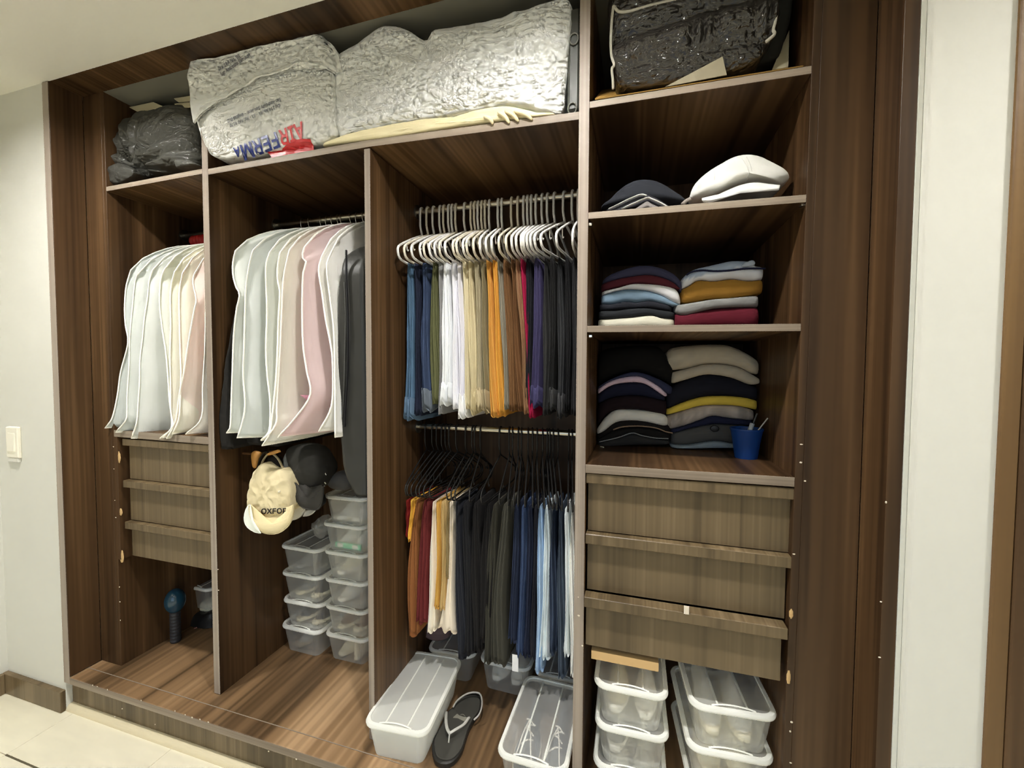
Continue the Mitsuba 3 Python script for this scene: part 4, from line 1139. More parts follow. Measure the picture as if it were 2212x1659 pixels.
for y0, l in ((0.052, [(248, 1500), (320, 1465), (400, 1425), (478, 1396), (520, 1402)]), (0.046, [(340, 1500), (420, 1462), (520, 1420), (560, 1428), (620, 1455), (665, 1480)])):
    tb = tube(smooth_line(pxs(zc(l), y0), 30), 0.0042, 6, flat=0.6)
    part(t, 'stripe', tb, 'cloth', smooth=True, color=tint(tb, (0.62, 0.62, 0.58), 0.05), label='white stripe')
m, c = strip_sheet(zc([(230, 1505), (330, 1455), (430, 1405), (500, 1390), (580, 1415), (680, 1475)]), zc([(300, 1510), (400, 1480), (480, 1455), (520, 1432), (560, 1450), (640, 1490)]), (0.062, 0.054), 0.004, (0.030, 0.030, 0.036))
part(t, 'peak', m, 'cloth', smooth=True, color=c)
m, c = strip_sheet(zc([(440, 1495), (500, 1455), (525, 1442), (560, 1462), (620, 1490)]), zc([(430, 1512), (500, 1480), (530, 1470), (560, 1485), (620, 1500)]), (0.050, 0.048), 0.003, (0.22, 0.20, 0.19))
part(t, 'lining', m, 'cloth', smooth=True, color=c, label='grey-brown lining under the peak')

zf = lambda l: zz(l, 3.318, 1260, 540)
_bp = {}


def folded(label, top, bot, rgb, yf, depth, seed, group, bs='knit', var=0.12, pattern=None, jut=0.0, name='folded_sweater', cat='folded clothes'):
    """One folded garment of a stack: the upper and lower outline of its front fold in pixels of the zoomed view."""
    a, b = pxs(zf(top), yf), pxs(zf(bot), yf)
    x0, x1 = min(a[0, 0], b[0, 0]), max(a[-1, 0], b[-1, 0])
    xs = x0 + (x1 - x0) * (0.5 - 0.5 * np.cos(np.linspace(0, np.pi, 34)))
    A, B = smooth_line(a, 60), smooth_line(b, 60)
    zt, zb = np.interp(xs, A[:, 0], A[:, 2]), np.interp(xs, B[:, 0], B[:, 2])
    zt = np.maximum(zt, zb + 0.004)
    rows = []
    for i, x in enumerate(xs):
        u = 2 * i / 33 - 1
        e = (1 - abs(u) ** 7) ** 0.5 if abs(u) < 1 else 0.05
        e = max(e, 0.06)
        zm_, h = (zt[i] + zb[i]) / 2, (zt[i] - zb[i]) / 2 * (0.55 + 0.45 * e)
        rec = 0.05 * abs(u) ** 6 + 0.006 * (nnoise(np.array([[x * 18 + seed, seed * 1.0, 0]]))[0] - 0.5)
        th = np.linspace(-np.pi / 2, np.pi / 2, 9)
        fr_ = [(x, yf + rec - jut + h * 1.0 * (1 - math.cos(q) ** 0.8), zm_ + h * math.sin(q)) for q in th]
        # the folded layers droop a little towards the back
        bk = [(x, yf + depth, zm_ + h * 0.9), (x, yf + depth + 0.01, zm_), (x, yf + depth, zm_ - h * 0.9)]
        rows.append(fr_ + bk)
    m = loft(np.array(rows))
    v = m[0]
    v[:, 1] += 0.003 * (nfbm(v * 40, 2, seed) - 0.5)
    t = thing(name, label, cat, group)
    col = tint(m, rgb, var, (45, 45, 90), seed)
    if pattern is not None:
        col = pattern(v, col)
    part(t, 'body', m, bs, smooth=True, color=col)
    return t, v


G1, G2, G3, G4 = 'left stack on the middle shelf', 'right stack on the middle shelf', 'left stack above the drawers', 'right stack above the drawers'
Y3, Y4 = 0.16, 0.33
L_ = [  # boundaries of the left stack on the middle shelf, top to bottom
    [(130, 215), (200, 168), (350, 115), (450, 105), (560, 125), (650, 165), (715, 225)],
    [(135, 235), (250, 205), (380, 180), (480, 175), (580, 200), (660, 242), (708, 300)],
    [(122, 295), (220, 268), (340, 243), (440, 240), (540, 250), (670, 275)],
    [(130, 318), (250, 285), (330, 275), (450, 285), (560, 320), (650, 372), (703, 385)],
    [(122, 382), (200, 388), (300, 368), (380, 375), (470, 362), (560, 380), (640, 398)],
    [(110, 435), (200, 430), (320, 420), (480, 415), (640, 440)],
    [(103, 492), (200, 490), (330, 480), (480, 464), (560, 485), (660, 492)],
    [(98, 560), (300, 558), (660, 556)]]
folded('slate navy sweater on top of the left stack, middle shelf', L_[0], L_[1], (0.045, 0.045, 0.085), Y3, 0.27, 1, G1)
folded('burgundy sweater second from the top of the left stack, middle shelf', L_[1], [(p[0], p[1]) for p in L_[2]], (0.085, 0.018, 0.026), Y3, 0.27, 2, G1)
folded('white shirt with a draped corner in the left stack, middle shelf', [(125, 295), (250, 270), (350, 242), (450, 242), (560, 250), (665, 275), (703, 340)], L_[3], (0.74, 0.74, 0.76), Y3 - 0.006, 0.27, 3, G1, 'cloth')
folded('light blue denim shirt under the white one, middle shelf', L_[3], L_[4], (0.17, 0.25, 0.33), Y3, 0.27, 4, G1, 'cloth', 0.2)
folded('black sweater under the light blue shirt, middle shelf', L_[4], L_[5], (0.016, 0.017, 0.022), Y3, 0.27, 5, G1)
folded('dark charcoal sweater above the cream knit, middle shelf', L_[5], L_[6], (0.020, 0.022, 0.024), Y3, 0.27, 6, G1)
folded('cream cable knit at the bottom of the left stack, middle shelf', L_[6], L_[7], (0.62, 0.60, 0.48), Y3, 0.27, 7, G1)
R1 = [
    [(705, 200), (780, 140), (900, 108), (1000, 82), (1090, 66), (1220, 70), (1240, 105), (1310, 108)],
    [(703, 272), (760, 250), (830, 207), (940, 216), (1070, 200), (1190, 216), (1308, 200)],
    [(705, 372), (790, 370), (900, 350), (1050, 345), (1180, 326), (1285, 302)],
    [(655, 442), (720, 462), (800, 446), (930, 416), (1050, 406), (1275, 402)],
    [(660, 556), (1000, 554), (1275, 552)]]


def polo(v, col):
    z0 = at(*zf([(1000, 152)])[0], y=Y3)[2]
    x0 = at(*zf([(1000, 152)])[0], y=Y3)[0]
    d = v[:, 2] - (z0 + 0.02 * np.sin((v[:, 0] - x0) * 9))
    blue = (d > 0)[:, None] * (v[:, 1] < 0.5)[:, None]
    col = np.where(blue, col * np.array([0.50, 0.58, 0.70]), col)
    return col


t, v = folded('white and pale blue polo with a navy trim on top of the right stack', R1[0], R1[1], (0.74, 0.76, 0.82), Y3, 0.27, 8, G2, 'cloth', 0.1, polo)
p = pxs(zf([(740, 180), (775, 158), (850, 146), (940, 152), (1040, 148), (1140, 136), (1230, 132), (1305, 134)]), Y3 - 0.004)
tb = tube(smooth_line(p, 40), 0.0030, 6)
part(t, 'trim', tb, 'cloth', smooth=True, color=tint(tb, (0.012, 0.014, 0.04), 0), label='navy trim line')
p = pxs(zf([(1135, 112), (1160, 90), (1215, 74), (1232, 100), (1190, 118), (1140, 122)]), Y3 - 0.002)
m = pillow(p, Y3 - 0.008, Y3 + 0.02, 2.2, 40, 8, 0.001, seed=3)
part(t, 'collar', m, 'cloth', smooth=True, color=tint(m, (0.42, 0.48, 0.58), 0.1), label='pale blue collar')
folded('mustard yellow sweater in the right stack, middle shelf', R1[1], R1[2], (0.34, 0.175, 0.032), Y3, 0.27, 9, G2)
folded('mottled grey sweater in the right stack, middle shelf', [(700, 385), (800, 370), (940, 350), (1050, 342), (1270, 318)], R1[3], (0.24, 0.24, 0.23), Y3 - 0.004, 0.27, 10, G2, 'knit', 0.25)
folded('deep red sweater at the bottom of the right stack, middle shelf', R1[3], R1[4], (0.105, 0.012, 0.022), Y3, 0.27, 11, G2)
K_ = [
    [(100, 775), (130, 715), (250, 690), (400, 680), (540, 690), (610, 760)],
    [(98, 985), (200, 925), (330, 878), (430, 884), (550, 930), (645, 985)],
    [(98, 1000), (200, 938), (340, 905), (430, 914), (540, 978), (605, 1035)],
    [(98, 1038), (200, 972), (330, 950), (440, 960), (540, 1022), (585, 1052)],
    [(96, 1110), (200, 1062), (330, 1045), (440, 1052), (590, 1085)],
    [(98, 1270), (180, 1170), (300, 1145), (430, 1150), (600, 1195)],
    [(95, 1330), (150, 1302), (230, 1242), (330, 1226), (450, 1236), (580, 1266), (612, 1256)],
    [(95, 1362), (220, 1300), (330, 1280), (420, 1276), (520, 1290), (635, 1322)],
    [(98, 1386), (250, 1348), (350, 1316), (480, 1346), (620, 1372)],
    [(98, 1412), (350, 1404), (625, 1396)]]
folded('thick black sweater on top of the left stack above the drawers', K_[0], K_[1], (0.010, 0.009, 0.008), Y4, 0.25, 12, G3)
folded('navy sweater folded over the pink one above the drawers', K_[1], K_[2], (0.038, 0.042, 0.085), Y4 - 0.006, 0.25, 13, G3)
folded('pink shirt showing as a pale band in the left stack', K_[2], K_[3], (0.80, 0.58, 0.66), Y4 - 0.003, 0.25, 14, G3, 'cloth')
folded('dark navy sweater under the pink band', K_[3], K_[4], (0.016, 0.017, 0.036), Y4, 0.25, 15, G3)
folded('black-maroon sweater above the cream one in the left stack', K_[4], K_[5], (0.018, 0.010, 0.012), Y4, 0.25, 16, G3)
folded('cream sweater curling over the left stack above the drawers', [(92, 1290), (150, 1212), (230, 1152), (330, 1150), (450, 1160), (570, 1178), (612, 1215)], K_[6], (0.84, 0.79, 0.68), Y4 - 0.006, 0.25, 17, G3)
folded('black knit below the cream sweater in the left stack', K_[6], K_[7], (0.013, 0.011, 0.010), Y4, 0.25, 18, G3)
t, v = folded('black cardigan with a tan edge in the left stack', K_[7], K_[8], (0.012, 0.011, 0.010), Y4, 0.25, 19, G3)
p = pxs(zf([(215, 1288), (280, 1268), (400, 1262), (520, 1276), (590, 1302), (640, 1312)]), Y4 - 0.004)
tb = tube(smooth_line(p, 30), 0.0042, 6, flat=0.6)
part(t, 'edging', tb, 'cloth', smooth=True, color=tint(tb, (0.30, 0.20, 0.13), 0.1), label='tan edging')
t, v = folded('charcoal sweater with a pale hem at the bottom of the left stack', K_[8], K_[9], (0.030, 0.029, 0.028), Y4, 0.25, 20, G3)
p = pxs(zf([(115, 1376), (250, 1344), (350, 1312), (420, 1330), (520, 1348), (610, 1352)]), Y4 - 0.002)
tb = tube(smooth_line(p, 30), 0.0022, 6)
part(t, 'hem', tb, 'cloth', smooth=True, color=tint(tb, (0.25, 0.25, 0.24), 0.1), label='pale grey hem')
V_ = [
    [(595, 745), (640, 700), (800, 680), (950, 674), (1060, 684), (1180, 738), (1278, 800)],
    [(618, 866), (750, 852), (870, 822), (1000, 820), (1120, 842), (1200, 882), (1275, 898)],
    [(650, 958), (740, 930), (860, 896), (960, 896), (1080, 920), (1200, 966), (1284, 958)],
    [(600, 1152), (700, 1106), (850, 1060), (1000, 1050), (1150, 1060), (1265, 1084)],
    [(602, 1188), (720, 1152), (850, 1117), (1000, 1112), (1130, 1122), (1262, 1154)],
    [(625, 1292), (740, 1262), (850, 1222), (930, 1192), (1060, 1210), (1225, 1228)],
    [(632, 1318), (780, 1276), (940, 1250), (1060, 1254), (1200, 1258)],
    [(630, 1402), (760, 1402), (940, 1376), (1090, 1394), (1180, 1396)],
    [(680, 1424), (900, 1424), (1180, 1424)]]
folded('thick beige knit sweater on top of the right stack above the drawers', V_[0], V_[1], (0.54, 0.46, 0.34), Y4, 0.26, 21, G4)
folded('beige knit sweater, second in the right stack above the drawers', [(632, 880), (750, 852), (870, 822), (1000, 820), (1120, 842), (1200, 882), (1284, 930)], V_[2], (0.56, 0.48, 0.36), Y4, 0.26, 22, G4)
folded('black sweater between the beige and yellow ones', [(610, 1010), (700, 950), (860, 896), (960, 896), (1080, 920), (1200, 966), (1258, 985)], V_[3], (0.015, 0.015, 0.022), Y4, 0.26, 23, G4)
folded('bright yellow sweater in the right stack above the drawers', V_[3], V_[4], (0.78, 0.56, 0.08), Y4 - 0.004, 0.26, 24, G4)


def check(v, col):
    k = np.clip(np.sin(v[:, 0] * 480), 0, 1) * 0.6 + np.clip(np.sin(v[:, 2] * 700), 0, 1) * 0.4
    return col * (0.62 + 0.55 * k)[:, None]


folded('brown and white checked sweater under the yellow one', [(600, 1196), (720, 1152), (850, 1117), (1000, 1112), (1130, 1122), (1240, 1156)], V_[5], (0.46, 0.39, 0.33), Y4, 0.26, 25, G4, 'knit', 0.05, check)
folded('thin navy sweater under the checked one', V_[5], V_[6], (0.016, 0.018, 0.042), Y4, 0.26, 26, G4)
t, v = folded('grey cardigan with a dark button in the right stack', V_[6], V_[7], (0.080, 0.078, 0.074), Y4, 0.26, 27, G4)
c = at(*zf([(942, 1280)])[0], y=Y4 - 0.006)
g = np.linspace(0, 2 * np.pi, 17)[:-1]
m = loft([[(c[0] + 0.0145 * math.cos(a) * k, c[1] + dy, c[2] + 0.0115 * math.sin(a) * k) for a in g] for k, dy in ((0.8, -0.003), (1, -0.001), (1, 0.004))])
part(t, 'button', m, 'satin', smooth=40 and True, color=tint(m, (0.015, 0.014, 0.014), 0), label='dark round button')
folded('pale blue-grey sweater at the bottom of the right stack', V_[7], V_[8], (0.20, 0.24, 0.27), Y4, 0.26, 28, G4)

# blue cup with brushes
t = thing('cup', 'blue plastic cup holding sticks beside the right stack above the drawers', 'cup')
c0 = at(1612, 985, y=0.245)
c1 = at(*zf([(1178, 1270)])[0], y=0.245)
zb0, zt0 = S4[0] + 0.001, c1[2] - 0.003
cx = c1[0] - 0.003
g = np.linspace(0, 2 * np.pi, 33)[:-1]
pr_ = [(0.030, zb0), (0.0335, zb0 + 0.001), (0.040, zb0 + (zt0 - zb0) * 0.5), (0.047, zt0 - 0.008), (0.0495, zt0 - 0.006), (0.0495, zt0), (0.046, zt0), (0.044, zt0 - 0.01), (0.038, zb0 + (zt0 - zb0) * 0.4), (0.031, zb0 + 0.004)]
m = loft([[(cx + r * math.cos(a), 0.245 + r * math.sin(a), z) for a in g] for r, z in pr_])
part(t, 'body', m, 'satin', smooth=True, color=tint(m, (0.006, 0.045, 0.20), 0.06))
for (nm, lab, a, b, r, rgb) in (('brush', 'white stick leaning in the blue cup', (1322, 1205), (1262, 1282), 0.0022, (0.62, 0.58, 0.50)), ('brush', 'dark stick in the blue cup behind the white tube', (1245, 1172), (1210, 1265), 0.0028, (0.05, 0.05, 0.05)), ('tube_end', 'short pale tube standing in the blue cup', (1212, 1245), (1198, 1282), 0.0070, (0.50, 0.52, 0.54))):
    p, q = at(*zf([a])[0], y=0.25), at(*zf([b])[0], y=0.245)
    q2 = q + (q - p) / np.linalg.norm(q - p) * 0.03
    tb = tube([p, (p + q) / 2, q, q2], r, 8)
    solo(nm, lab, 'brush' if nm == 'brush' else 'tube', tb, 'satin', smooth=True, color=tint(tb, rgb, 0.05))
p = at(1301, 983, y=0.30)
p[2] = S4[0] + 0.0022
tb = tube(smooth_line([p + np.array([-0.008, 0.006, 0]), p, p + np.array([0.006, -0.006, 0])], 8), 0.0018, 6)
solo('thread_scrap', 'pale scrap of thread on the shelf above the drawers', 'scrap', tb, 'cloth', smooth=True, color=tint(tb, (0.7, 0.65, 0.5), 0))

# ------------------------------------------------------------------ caps on wooden pegs, second bay
zk = lambda l: zz(l, 7.541, 510, 950)
t = thing('wooden_peg', 'tan wooden double peg on the first divider holding the beige cap', 'peg')
m = pillow(pxs(zk([(262, 220), (300, 180), (360, 190), (400, 230), (360, 330), (335, 440), (310, 465), (280, 440), (262, 330)]), 0.112), 0.10, 0.125, 2.4, 50, 8, 0.0008, seed=2)
part(t, 'plate', m, 'satin', smooth=True, color=tint(m, (0.42, 0.20, 0.05), 0.15, (40, 40, 10)))
p = pxs(zk([(520, 240), (600, 215), (690, 185), (725, 195)]), 0.10)
tb = tube(smooth_line(p, 12), np.array([0.004, 0.0055, 0.006, 0.0065, 0.007, 0.0072, 0.0074, 0.0074, 0.0072, 0.0066, 0.005, 0.002]), 10)
part(t, 'peg', tb, 'satin', smooth=True, color=tint(tb, (0.46, 0.22, 0.055), 0.15, (40, 40, 10)))
a, b = at(*zk([(330, 240)])[0], y=0.125), at(*zk([(700, 180)])[0], y=0.13)
tb = tube([(D1b + 0.001, 0.13, a[2]), a + [0, 0.006, 0], (a + b) / 2, b + [0, 0.002, 0]], 0.006, 8)
part(t, 'bar', tb, 'satin', smooth=True, color=tint(tb, (0.10, 0.045, 0.016), 0.1))


def cap_crumple(v):
    v = v.copy()
    f = v[:, 1] < 0.2
    u = np.stack([v[:, 0] * 30 + v[:, 2] * 12, v[:, 2] * 24 - v[:, 0] * 10, v[:, 0] * 0], 1)
    v[:, 1] += f * 0.022 * (np.abs(nfbm(u, 2, 4) - 0.5))
    return v


BEIGE = (0.66, 0.57, 0.36)
t = thing('baseball_cap', 'beige baseball cap lettered in dark capitals hanging by its strap from a wooden peg', 'cap')
ol = pxs(zk([(240, 1090), (250, 950), (270, 780), (300, 640), (345, 510), (400, 430), (480, 370), (580, 440), (640, 490), (720, 480), (790, 460), (850, 520), (910, 650), (945, 800), (950, 950), (935, 1100), (880, 1170), (750, 1215), (600, 1235), (420, 1210), (300, 1150)]), 0.10)
mK = pillow(ol, 0.052, 0.20, 3.2, 120, 22, 0.004, (20, 20, 20), 9, fold=cap_crumple)
part(t, 'crown', mK, 'cloth', smooth=True, color=tint(mK, BEIGE, 0.06, (60, 60, 60)))
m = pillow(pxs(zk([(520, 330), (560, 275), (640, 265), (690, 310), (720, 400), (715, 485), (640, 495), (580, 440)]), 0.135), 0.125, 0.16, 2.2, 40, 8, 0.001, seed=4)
part(t, 'shade_pad', m, 'cloth', smooth=True, color=tint(m, (0.012, 0.010, 0.008), 0.1), label='dark pad painted as the shade in the gap behind the strap')  # solid pad; the shade inside the gap is put into its dark colour
tb = tube(smooth_line(pxs(zk([(400, 440), (450, 320), (520, 235), (580, 225), (650, 270), (710, 350), (760, 460)]), 0.112), 24), 0.0058, 8, flat=0.5)
part(t, 'strap', tb, 'cloth', smooth=True, color=tint(tb, (0.42, 0.35, 0.22), 0.1))
tb = tube(smooth_line(pxs(zk([(350, 450), (390, 320), (430, 250), (490, 195), (520, 205)]), 0.118), 16), 0.0055, 8, flat=0.5)
part(t, 'strap_lining', tb, 'cloth', smooth=True, color=tint(tb, (0.015, 0.013, 0.01), 0.1))
fK = front_y(mK)
outer = smooth_line(pxs(zk([(240, 1060), (232, 1200), (250, 1330), (320, 1450), (430, 1520), (560, 1545), (680, 1530), (780, 1475), (870, 1380), (925, 1230), (945, 1050)]), 0.045), 60)
inner = smooth_line(pxs(zk([(243, 1058), (262, 1130), (320, 1205), (420, 1246), (520, 1262), (620, 1260), (720, 1238), (810, 1200), (875, 1150), (918, 1100), (942, 1048)]), 0.055), 60)
inner[:, 1] = np.minimum(fK(inner[:, 0], inner[:, 2]) + 0.001, 0.072)
rows = []
for k in np.linspace(0, 1, 10):
    r = inner * (1 - k) + outer * k
    r[:, 1] = inner[:, 1] * (1 - k) ** 2 + outer[:, 1] * (1 - (1 - k) ** 2) - 0.010 * np.sin(np.pi * k)
    rows.append(r)
rows = np.array(rows)
m = loft(np.concatenate([rows, rows[:, ::-1] + np.array([0, 0.004, 0])], 1))
part(t, 'brim', m, 'cloth', smooth=True, color=tint(m, (0.64, 0.55, 0.33), 0.03))
m, c = strip_sheet(zk([(206, 1054), (152, 1150), (132, 1300), (182, 1420), (300, 1503), (400, 1525)]), zk([(242, 1062), (240, 1150), (250, 1260), (280, 1360), (330, 1450), (410, 1520)]), (0.047, 0.040), 0.002, (0.80, 0.84, 0.76), curve=-0.002, n=30)
part(t, 'brim_underside', m, 'cloth', smooth=True, color=c, label='pale underside of the brim at its turned edge')
plain('ink_black', (0.014, 0.010, 0.010), 0.7)
A, B = zk([(400, 1208)])[0], zk([(830, 1198)])[0]
part(t, 'lettering', lettering('OXFOR', A, B, (2 / 7.541, -84 / 7.541), 0.055, fK, 0.0035, True), 'ink_black', label='dark embroidered letters OXFOR')
A, B = zk([(470, 1262)])[0], zk([(750, 1235)])[0]
plain('thread_pale', (0.72, 0.66, 0.48), 0.7)
part(t, 'small_lettering', lettering('ENGLAND', A, B, (0, -26 / 7.541), 0.055, fK, 0.004, True), 'thread_pale', label='small pale embroidered letters')
c = at(*zk([(705, 845)])[0], y=0.06)
bm = trimesh.creation.icosphere(2, 0.0055)
part(t, 'button', (np.array(bm.vertices) + [c[0], fK(c[0], c[2]) - 0.001, c[2]], bm.faces), 'cloth', smooth=True, color=np.full((len(bm.vertices), 3), 0.62) * [1, 0.92, 0.7])
# the caps behind it
t = thing('baseball_cap', 'light grey cap with a white brim half hidden behind the beige cap', 'cap')
ol = pxs(zk([(790, 380), (870, 160), (910, 260), (960, 480), (990, 700), (985, 900), (960, 1050), (900, 1000), (860, 600)]), 0.19)
m = pillow(ol, 0.15, 0.26, 2.4, 70, 12, 0.002, seed=7)
part(t, 'crown', m, 'cloth', smooth=True, color=tint(m, (0.34, 0.34, 0.32), 0.1, (80, 80, 80)))
m, c = strip_sheet(zk([(890, 1320), (1000, 1290), (1080, 1230), (1130, 1140), (1120, 1100)]), zk([(900, 1160), (930, 1080), (955, 1000), (980, 960), (990, 960)]), (0.16, 0.18), 0.004, (0.72, 0.72, 0.68), curve=0.004, n=24)
part(t, 'brim', m, 'cloth', smooth=True, color=c)
t = thing('baseball_cap', 'plain black cap hanging right of the beige cap', 'cap')
ol = pxs(zk([(890, 150), (1000, 80), (1150, 60), (1320, 120), (1450, 280), (1520, 470), (1500, 620), (1420, 760), (1300, 830), (1150, 820), (1060, 760), (990, 640), (950, 400)]), 0.19)
m = pillow(ol, 0.12, 0.27, 2.3, 90, 16, 0.004, (20, 20, 20), 8)
part(t, 'crown', m, 'cloth', smooth=True, color=tint(m, (0.028, 0.027, 0.024), 0.15, (60, 60, 60)))
m, c = strip_sheet(zk([(985, 700), (975, 900), (1000, 1020), (1070, 1100), (1170, 1140), (1330, 1145), (1400, 1060), (1430, 900), (1440, 760)]), zk([(1000, 660), (1050, 740), (1110, 790), (1180, 815), (1250, 825), (1310, 815), (1370, 790), (1410, 760), (1430, 730)]), (0.115, 0.135), 0.005, (0.040, 0.038, 0.034), curve=0.012, n=50)
part(t, 'brim', m, 'cloth', smooth=True, color=c)
for a, b in (((1452, 545), (1470, 575)), ((1440, 690), (1465, 720)), ((1370, 820), (1440, 750))):
    p = pxs(zk([a, b]), 0.118)
    tb = tube(smooth_line(p, 5), 0.0022, 6)
    part(t, 'buckle', tb, 'chrome', smooth=True, label='small metal buckle') if a == (1452, 545) else part(t, 'buckle', tb, 'chrome', smooth=True)
t = thing('baseball_cap', 'cap with a white brim peeking out under the black cap', 'cap')
m, c = strip_sheet(zk([(1095, 1252), (1180, 1240), (1250, 1205), (1300, 1150)]), zk([(1140, 1150), (1190, 1145), (1240, 1140), (1298, 1120)]), (0.20, 0.21), 0.004, (0.74, 0.73, 0.68), n=20)
part(t, 'brim', m, 'cloth', smooth=True, color=c)
ol = pxs(zk([(1090, 1110), (1130, 900), (1250, 860), (1380, 920), (1400, 1060), (1300, 1130), (1160, 1150)]), 0.26)
m = pillow(ol, 0.24, 0.30, 2.3, 60, 10, 0.001, seed=11)
part(t, 'crown', m, 'cloth', smooth=True, color=tint(m, (0.02, 0.02, 0.02), 0.1))
t = thing('baseball_cap', 'dark grey cap resting between the black cap and the suit bag', 'cap')
ol = pxs(zk([(1510, 640), (1560, 560), (1680, 520), (1850, 560), (1900, 700), (1820, 810), (1650, 800), (1540, 740)]), 0.25)
m = pillow(ol, 0.21, 0.34, 2.3, 60, 12, 0.003, seed=12)
part(t, 'crown', m, 'cloth', smooth=True, color=tint(m, (0.07, 0.068, 0.066), 0.1, (60, 60, 60)))

# ------------------------------------------------------------------ storage boxes
_box = {}


def box_parts(w, d, h, tubm='tub'):
    k = (w, d, h, tubm)
    if k in _box:
        return _box[k]
    hb = h - 0.014
    R_ = lambda ww, dd, r, z: ring3(rrect(ww, dd, r, 6), z)
    prof_ = [(0.74, 0.84, 0.022, 0.003), (0.775, 0.865, 0.026, 0.0), (0.79, 0.875, 0.028, 0.006), (0.86, 0.915, 0.031, hb * 0.5), (0.925, 0.955, 0.034, hb - 0.002)]
    tub = loft([R_(w * a, d * b, r, z) for a, b, r, z in prof_], caps=False)
    bot = ring3(rrect(w * 0.74, d * 0.84, 0.022, 6), 0.003)
    nb = len(bot)
    j = np.arange(nb)
    tub = join(tub, (np.vstack([bot, bot.mean(0)]), np.stack([(j + 1) % nb, j, j * 0 + nb], -1)))
    rim = loft([R_(w * 0.93, d * 0.955, 0.034, hb - 0.004), R_(w, d, 0.040, hb), R_(w + 0.003, d + 0.003, 0.041, hb + 0.006), R_(w * 0.985, d * 0.99, 0.040, h), R_(w * 0.90, d * 0.94, 0.034, h + 0.001), R_(w * 0.885, d * 0.93, 0.033, h - 0.003)], caps=False)
    pan = ring3(rrect(w * 0.887, d * 0.932, 0.033, 6), h - 0.003)
    lid = (np.vstack([pan, [[0, 0, h - 0.003]]]), np.stack([j, (j + 1) % nb, j * 0 + nb], -1))
    ribs = [bx(s * w * 0.17 - 0.003, s * w * 0.17 + 0.003, -d * 0.44, d * 0.44, h - 0.0035, h - 0.0012, 0.001) for s in (-1, 1)]
    crescent = loft([[(x, -d * 0.475 + 0.010 * (1 - (x / (w * 0.25)) ** 2) + dy, h + 0.0012 + dz) for dy, dz in ((0, 0), (0.004, 0.0015), (0.007, 0))] for x in np.linspace(-w * 0.25, w * 0.25, 11)])
    out = {'tub': mikit.ply(tub, tubm, smooth=40), 'rim': mikit.ply(rim, 'rim', smooth=50), 'lid': mikit.ply(lid, 'lid' if tubm == 'tub' else tubm), 'ridge': mikit.ply(ribs[0], 'rim'), 'ridge_001': mikit.ply(ribs[1], 'rim'), 'lid_catch': mikit.ply(crescent, 'rim', smooth=40)}
    _box[k] = out
    return out


def storage_box(label, x, y, z, w=0.236, d=0.345, h=0.131, rz=0.0, group=None, tubm='tub'):
    t = thing('storage_box', label, 'storage box', group)
    M = T().translate([x, y, z]).rotate([0, 0, 1], rz)
    for n, s in box_parts(w, d, h, tubm).items():
        scene[f'{t}__{n}'] = {**s, 'to_world': M}
    return t


def shoe(label, x, y, z, rz, upper, sole, L=0.275, W=0.092, laces=None, group=None, hh=0.085):
    """A low shoe, toe towards -y before turning."""
    t = thing('shoe', label, 'shoe', group)
    s = np.linspace(0, 1, 22)
    half = W / 2 * (np.sin(np.pi * np.clip(s * 0.93 + 0.05, 0, 1)) ** 0.42) * (0.80 + 0.22 * np.cos(2 * np.pi * (s - 0.28)) * 0.9)
    cx = 0.006 * np.sin(np.pi * s)
    yy = -L / 2 + L * s
    u = np.linspace(0, 2 * np.pi, 25)[:-1]
    so, up = [], []
    top = 0.026 + (hh - 0.026) * np.clip((s - 0.08) / 0.5, 0, 1) ** 0.8
    for i in range(22):
        so.append(np.stack([cx[i] + half[i] * np.sign(np.cos(u)) * np.abs(np.cos(u)) ** 0.5, np.full(24, yy[i]), 0.011 + 0.011 * np.sign(np.sin(u)) * np.abs(np.sin(u)) ** 0.5 + 0.006 * (s[i] < 0.15) * (0.15 - s[i]) / 0.15], 1))
        hgt = top[i] - 0.02
        up.append(np.stack([cx[i] + half[i] * 0.93 * np.cos(u) * (1 - 0.35 * np.clip(np.sin(u), 0, 1)), np.full(24, yy[i]) , 0.020 + hgt * np.clip(np.sin(u), -0.02, 1)], 1))
    a, b = moved(loft(so), (x, y, z), math.radians(rz)), moved(loft(up), (x, y, z), math.radians(rz))
    part(t, 'sole', a, 'satin', smooth=True, color=tint(a, sole, 0.04))
    part(t, 'upper', b, 'cloth', smooth=True, color=tint(b, upper, 0.1))
    if laces:
        for k, q in enumerate((0.36, 0.43, 0.50, 0.57)):
            i = int(q * 21)
            hw = half[i] * 0.42
            l = [(cx[i] - hw, yy[i] - 0.012 * (-1) ** k, top[i] - 0.006), (cx[i], yy[i], top[i] + 0.002), (cx[i] + hw, yy[i] + 0.012 * (-1) ** k, top[i] - 0.006)]
            tb = moved(tube(smooth_line(l, 9), 0.0028, 6), (x, y, z), math.radians(rz))
            part(t, 'lace', tb, 'cloth', smooth=True, color=tint(tb, laces, 0))
        for dx in (-0.02, 0.024):
            l = [(0, yy[11], top[11]), (dx * 0.6, yy[8], top[8] + 0.006), (dx, yy[5], top[5] + 0.004), (dx * 1.3, yy[4] - 0.01, top[4] + 0.002)]
            tb = moved(tube(smooth_line(l, 14), 0.0024, 6), (x, y, z), math.radians(rz))
            part(t, 'lace', tb, 'cloth', smooth=True, color=tint(tb, laces, 0))
    return t


PAL = {'cream': (0.76, 0.70, 0.52), 'white': (0.84, 0.82, 0.74), 'grey': (0.30, 0.30, 0.29), 'dark': (0.035, 0.038, 0.045), 'tan': (0.34, 0.27, 0.18), 'brown': (0.20, 0.13, 0.08)}
HB = 0.1312
order = ['lowest', 'second from the bottom', 'third from the bottom', 'fourth from the bottom', 'fifth from the bottom', 'topmost']
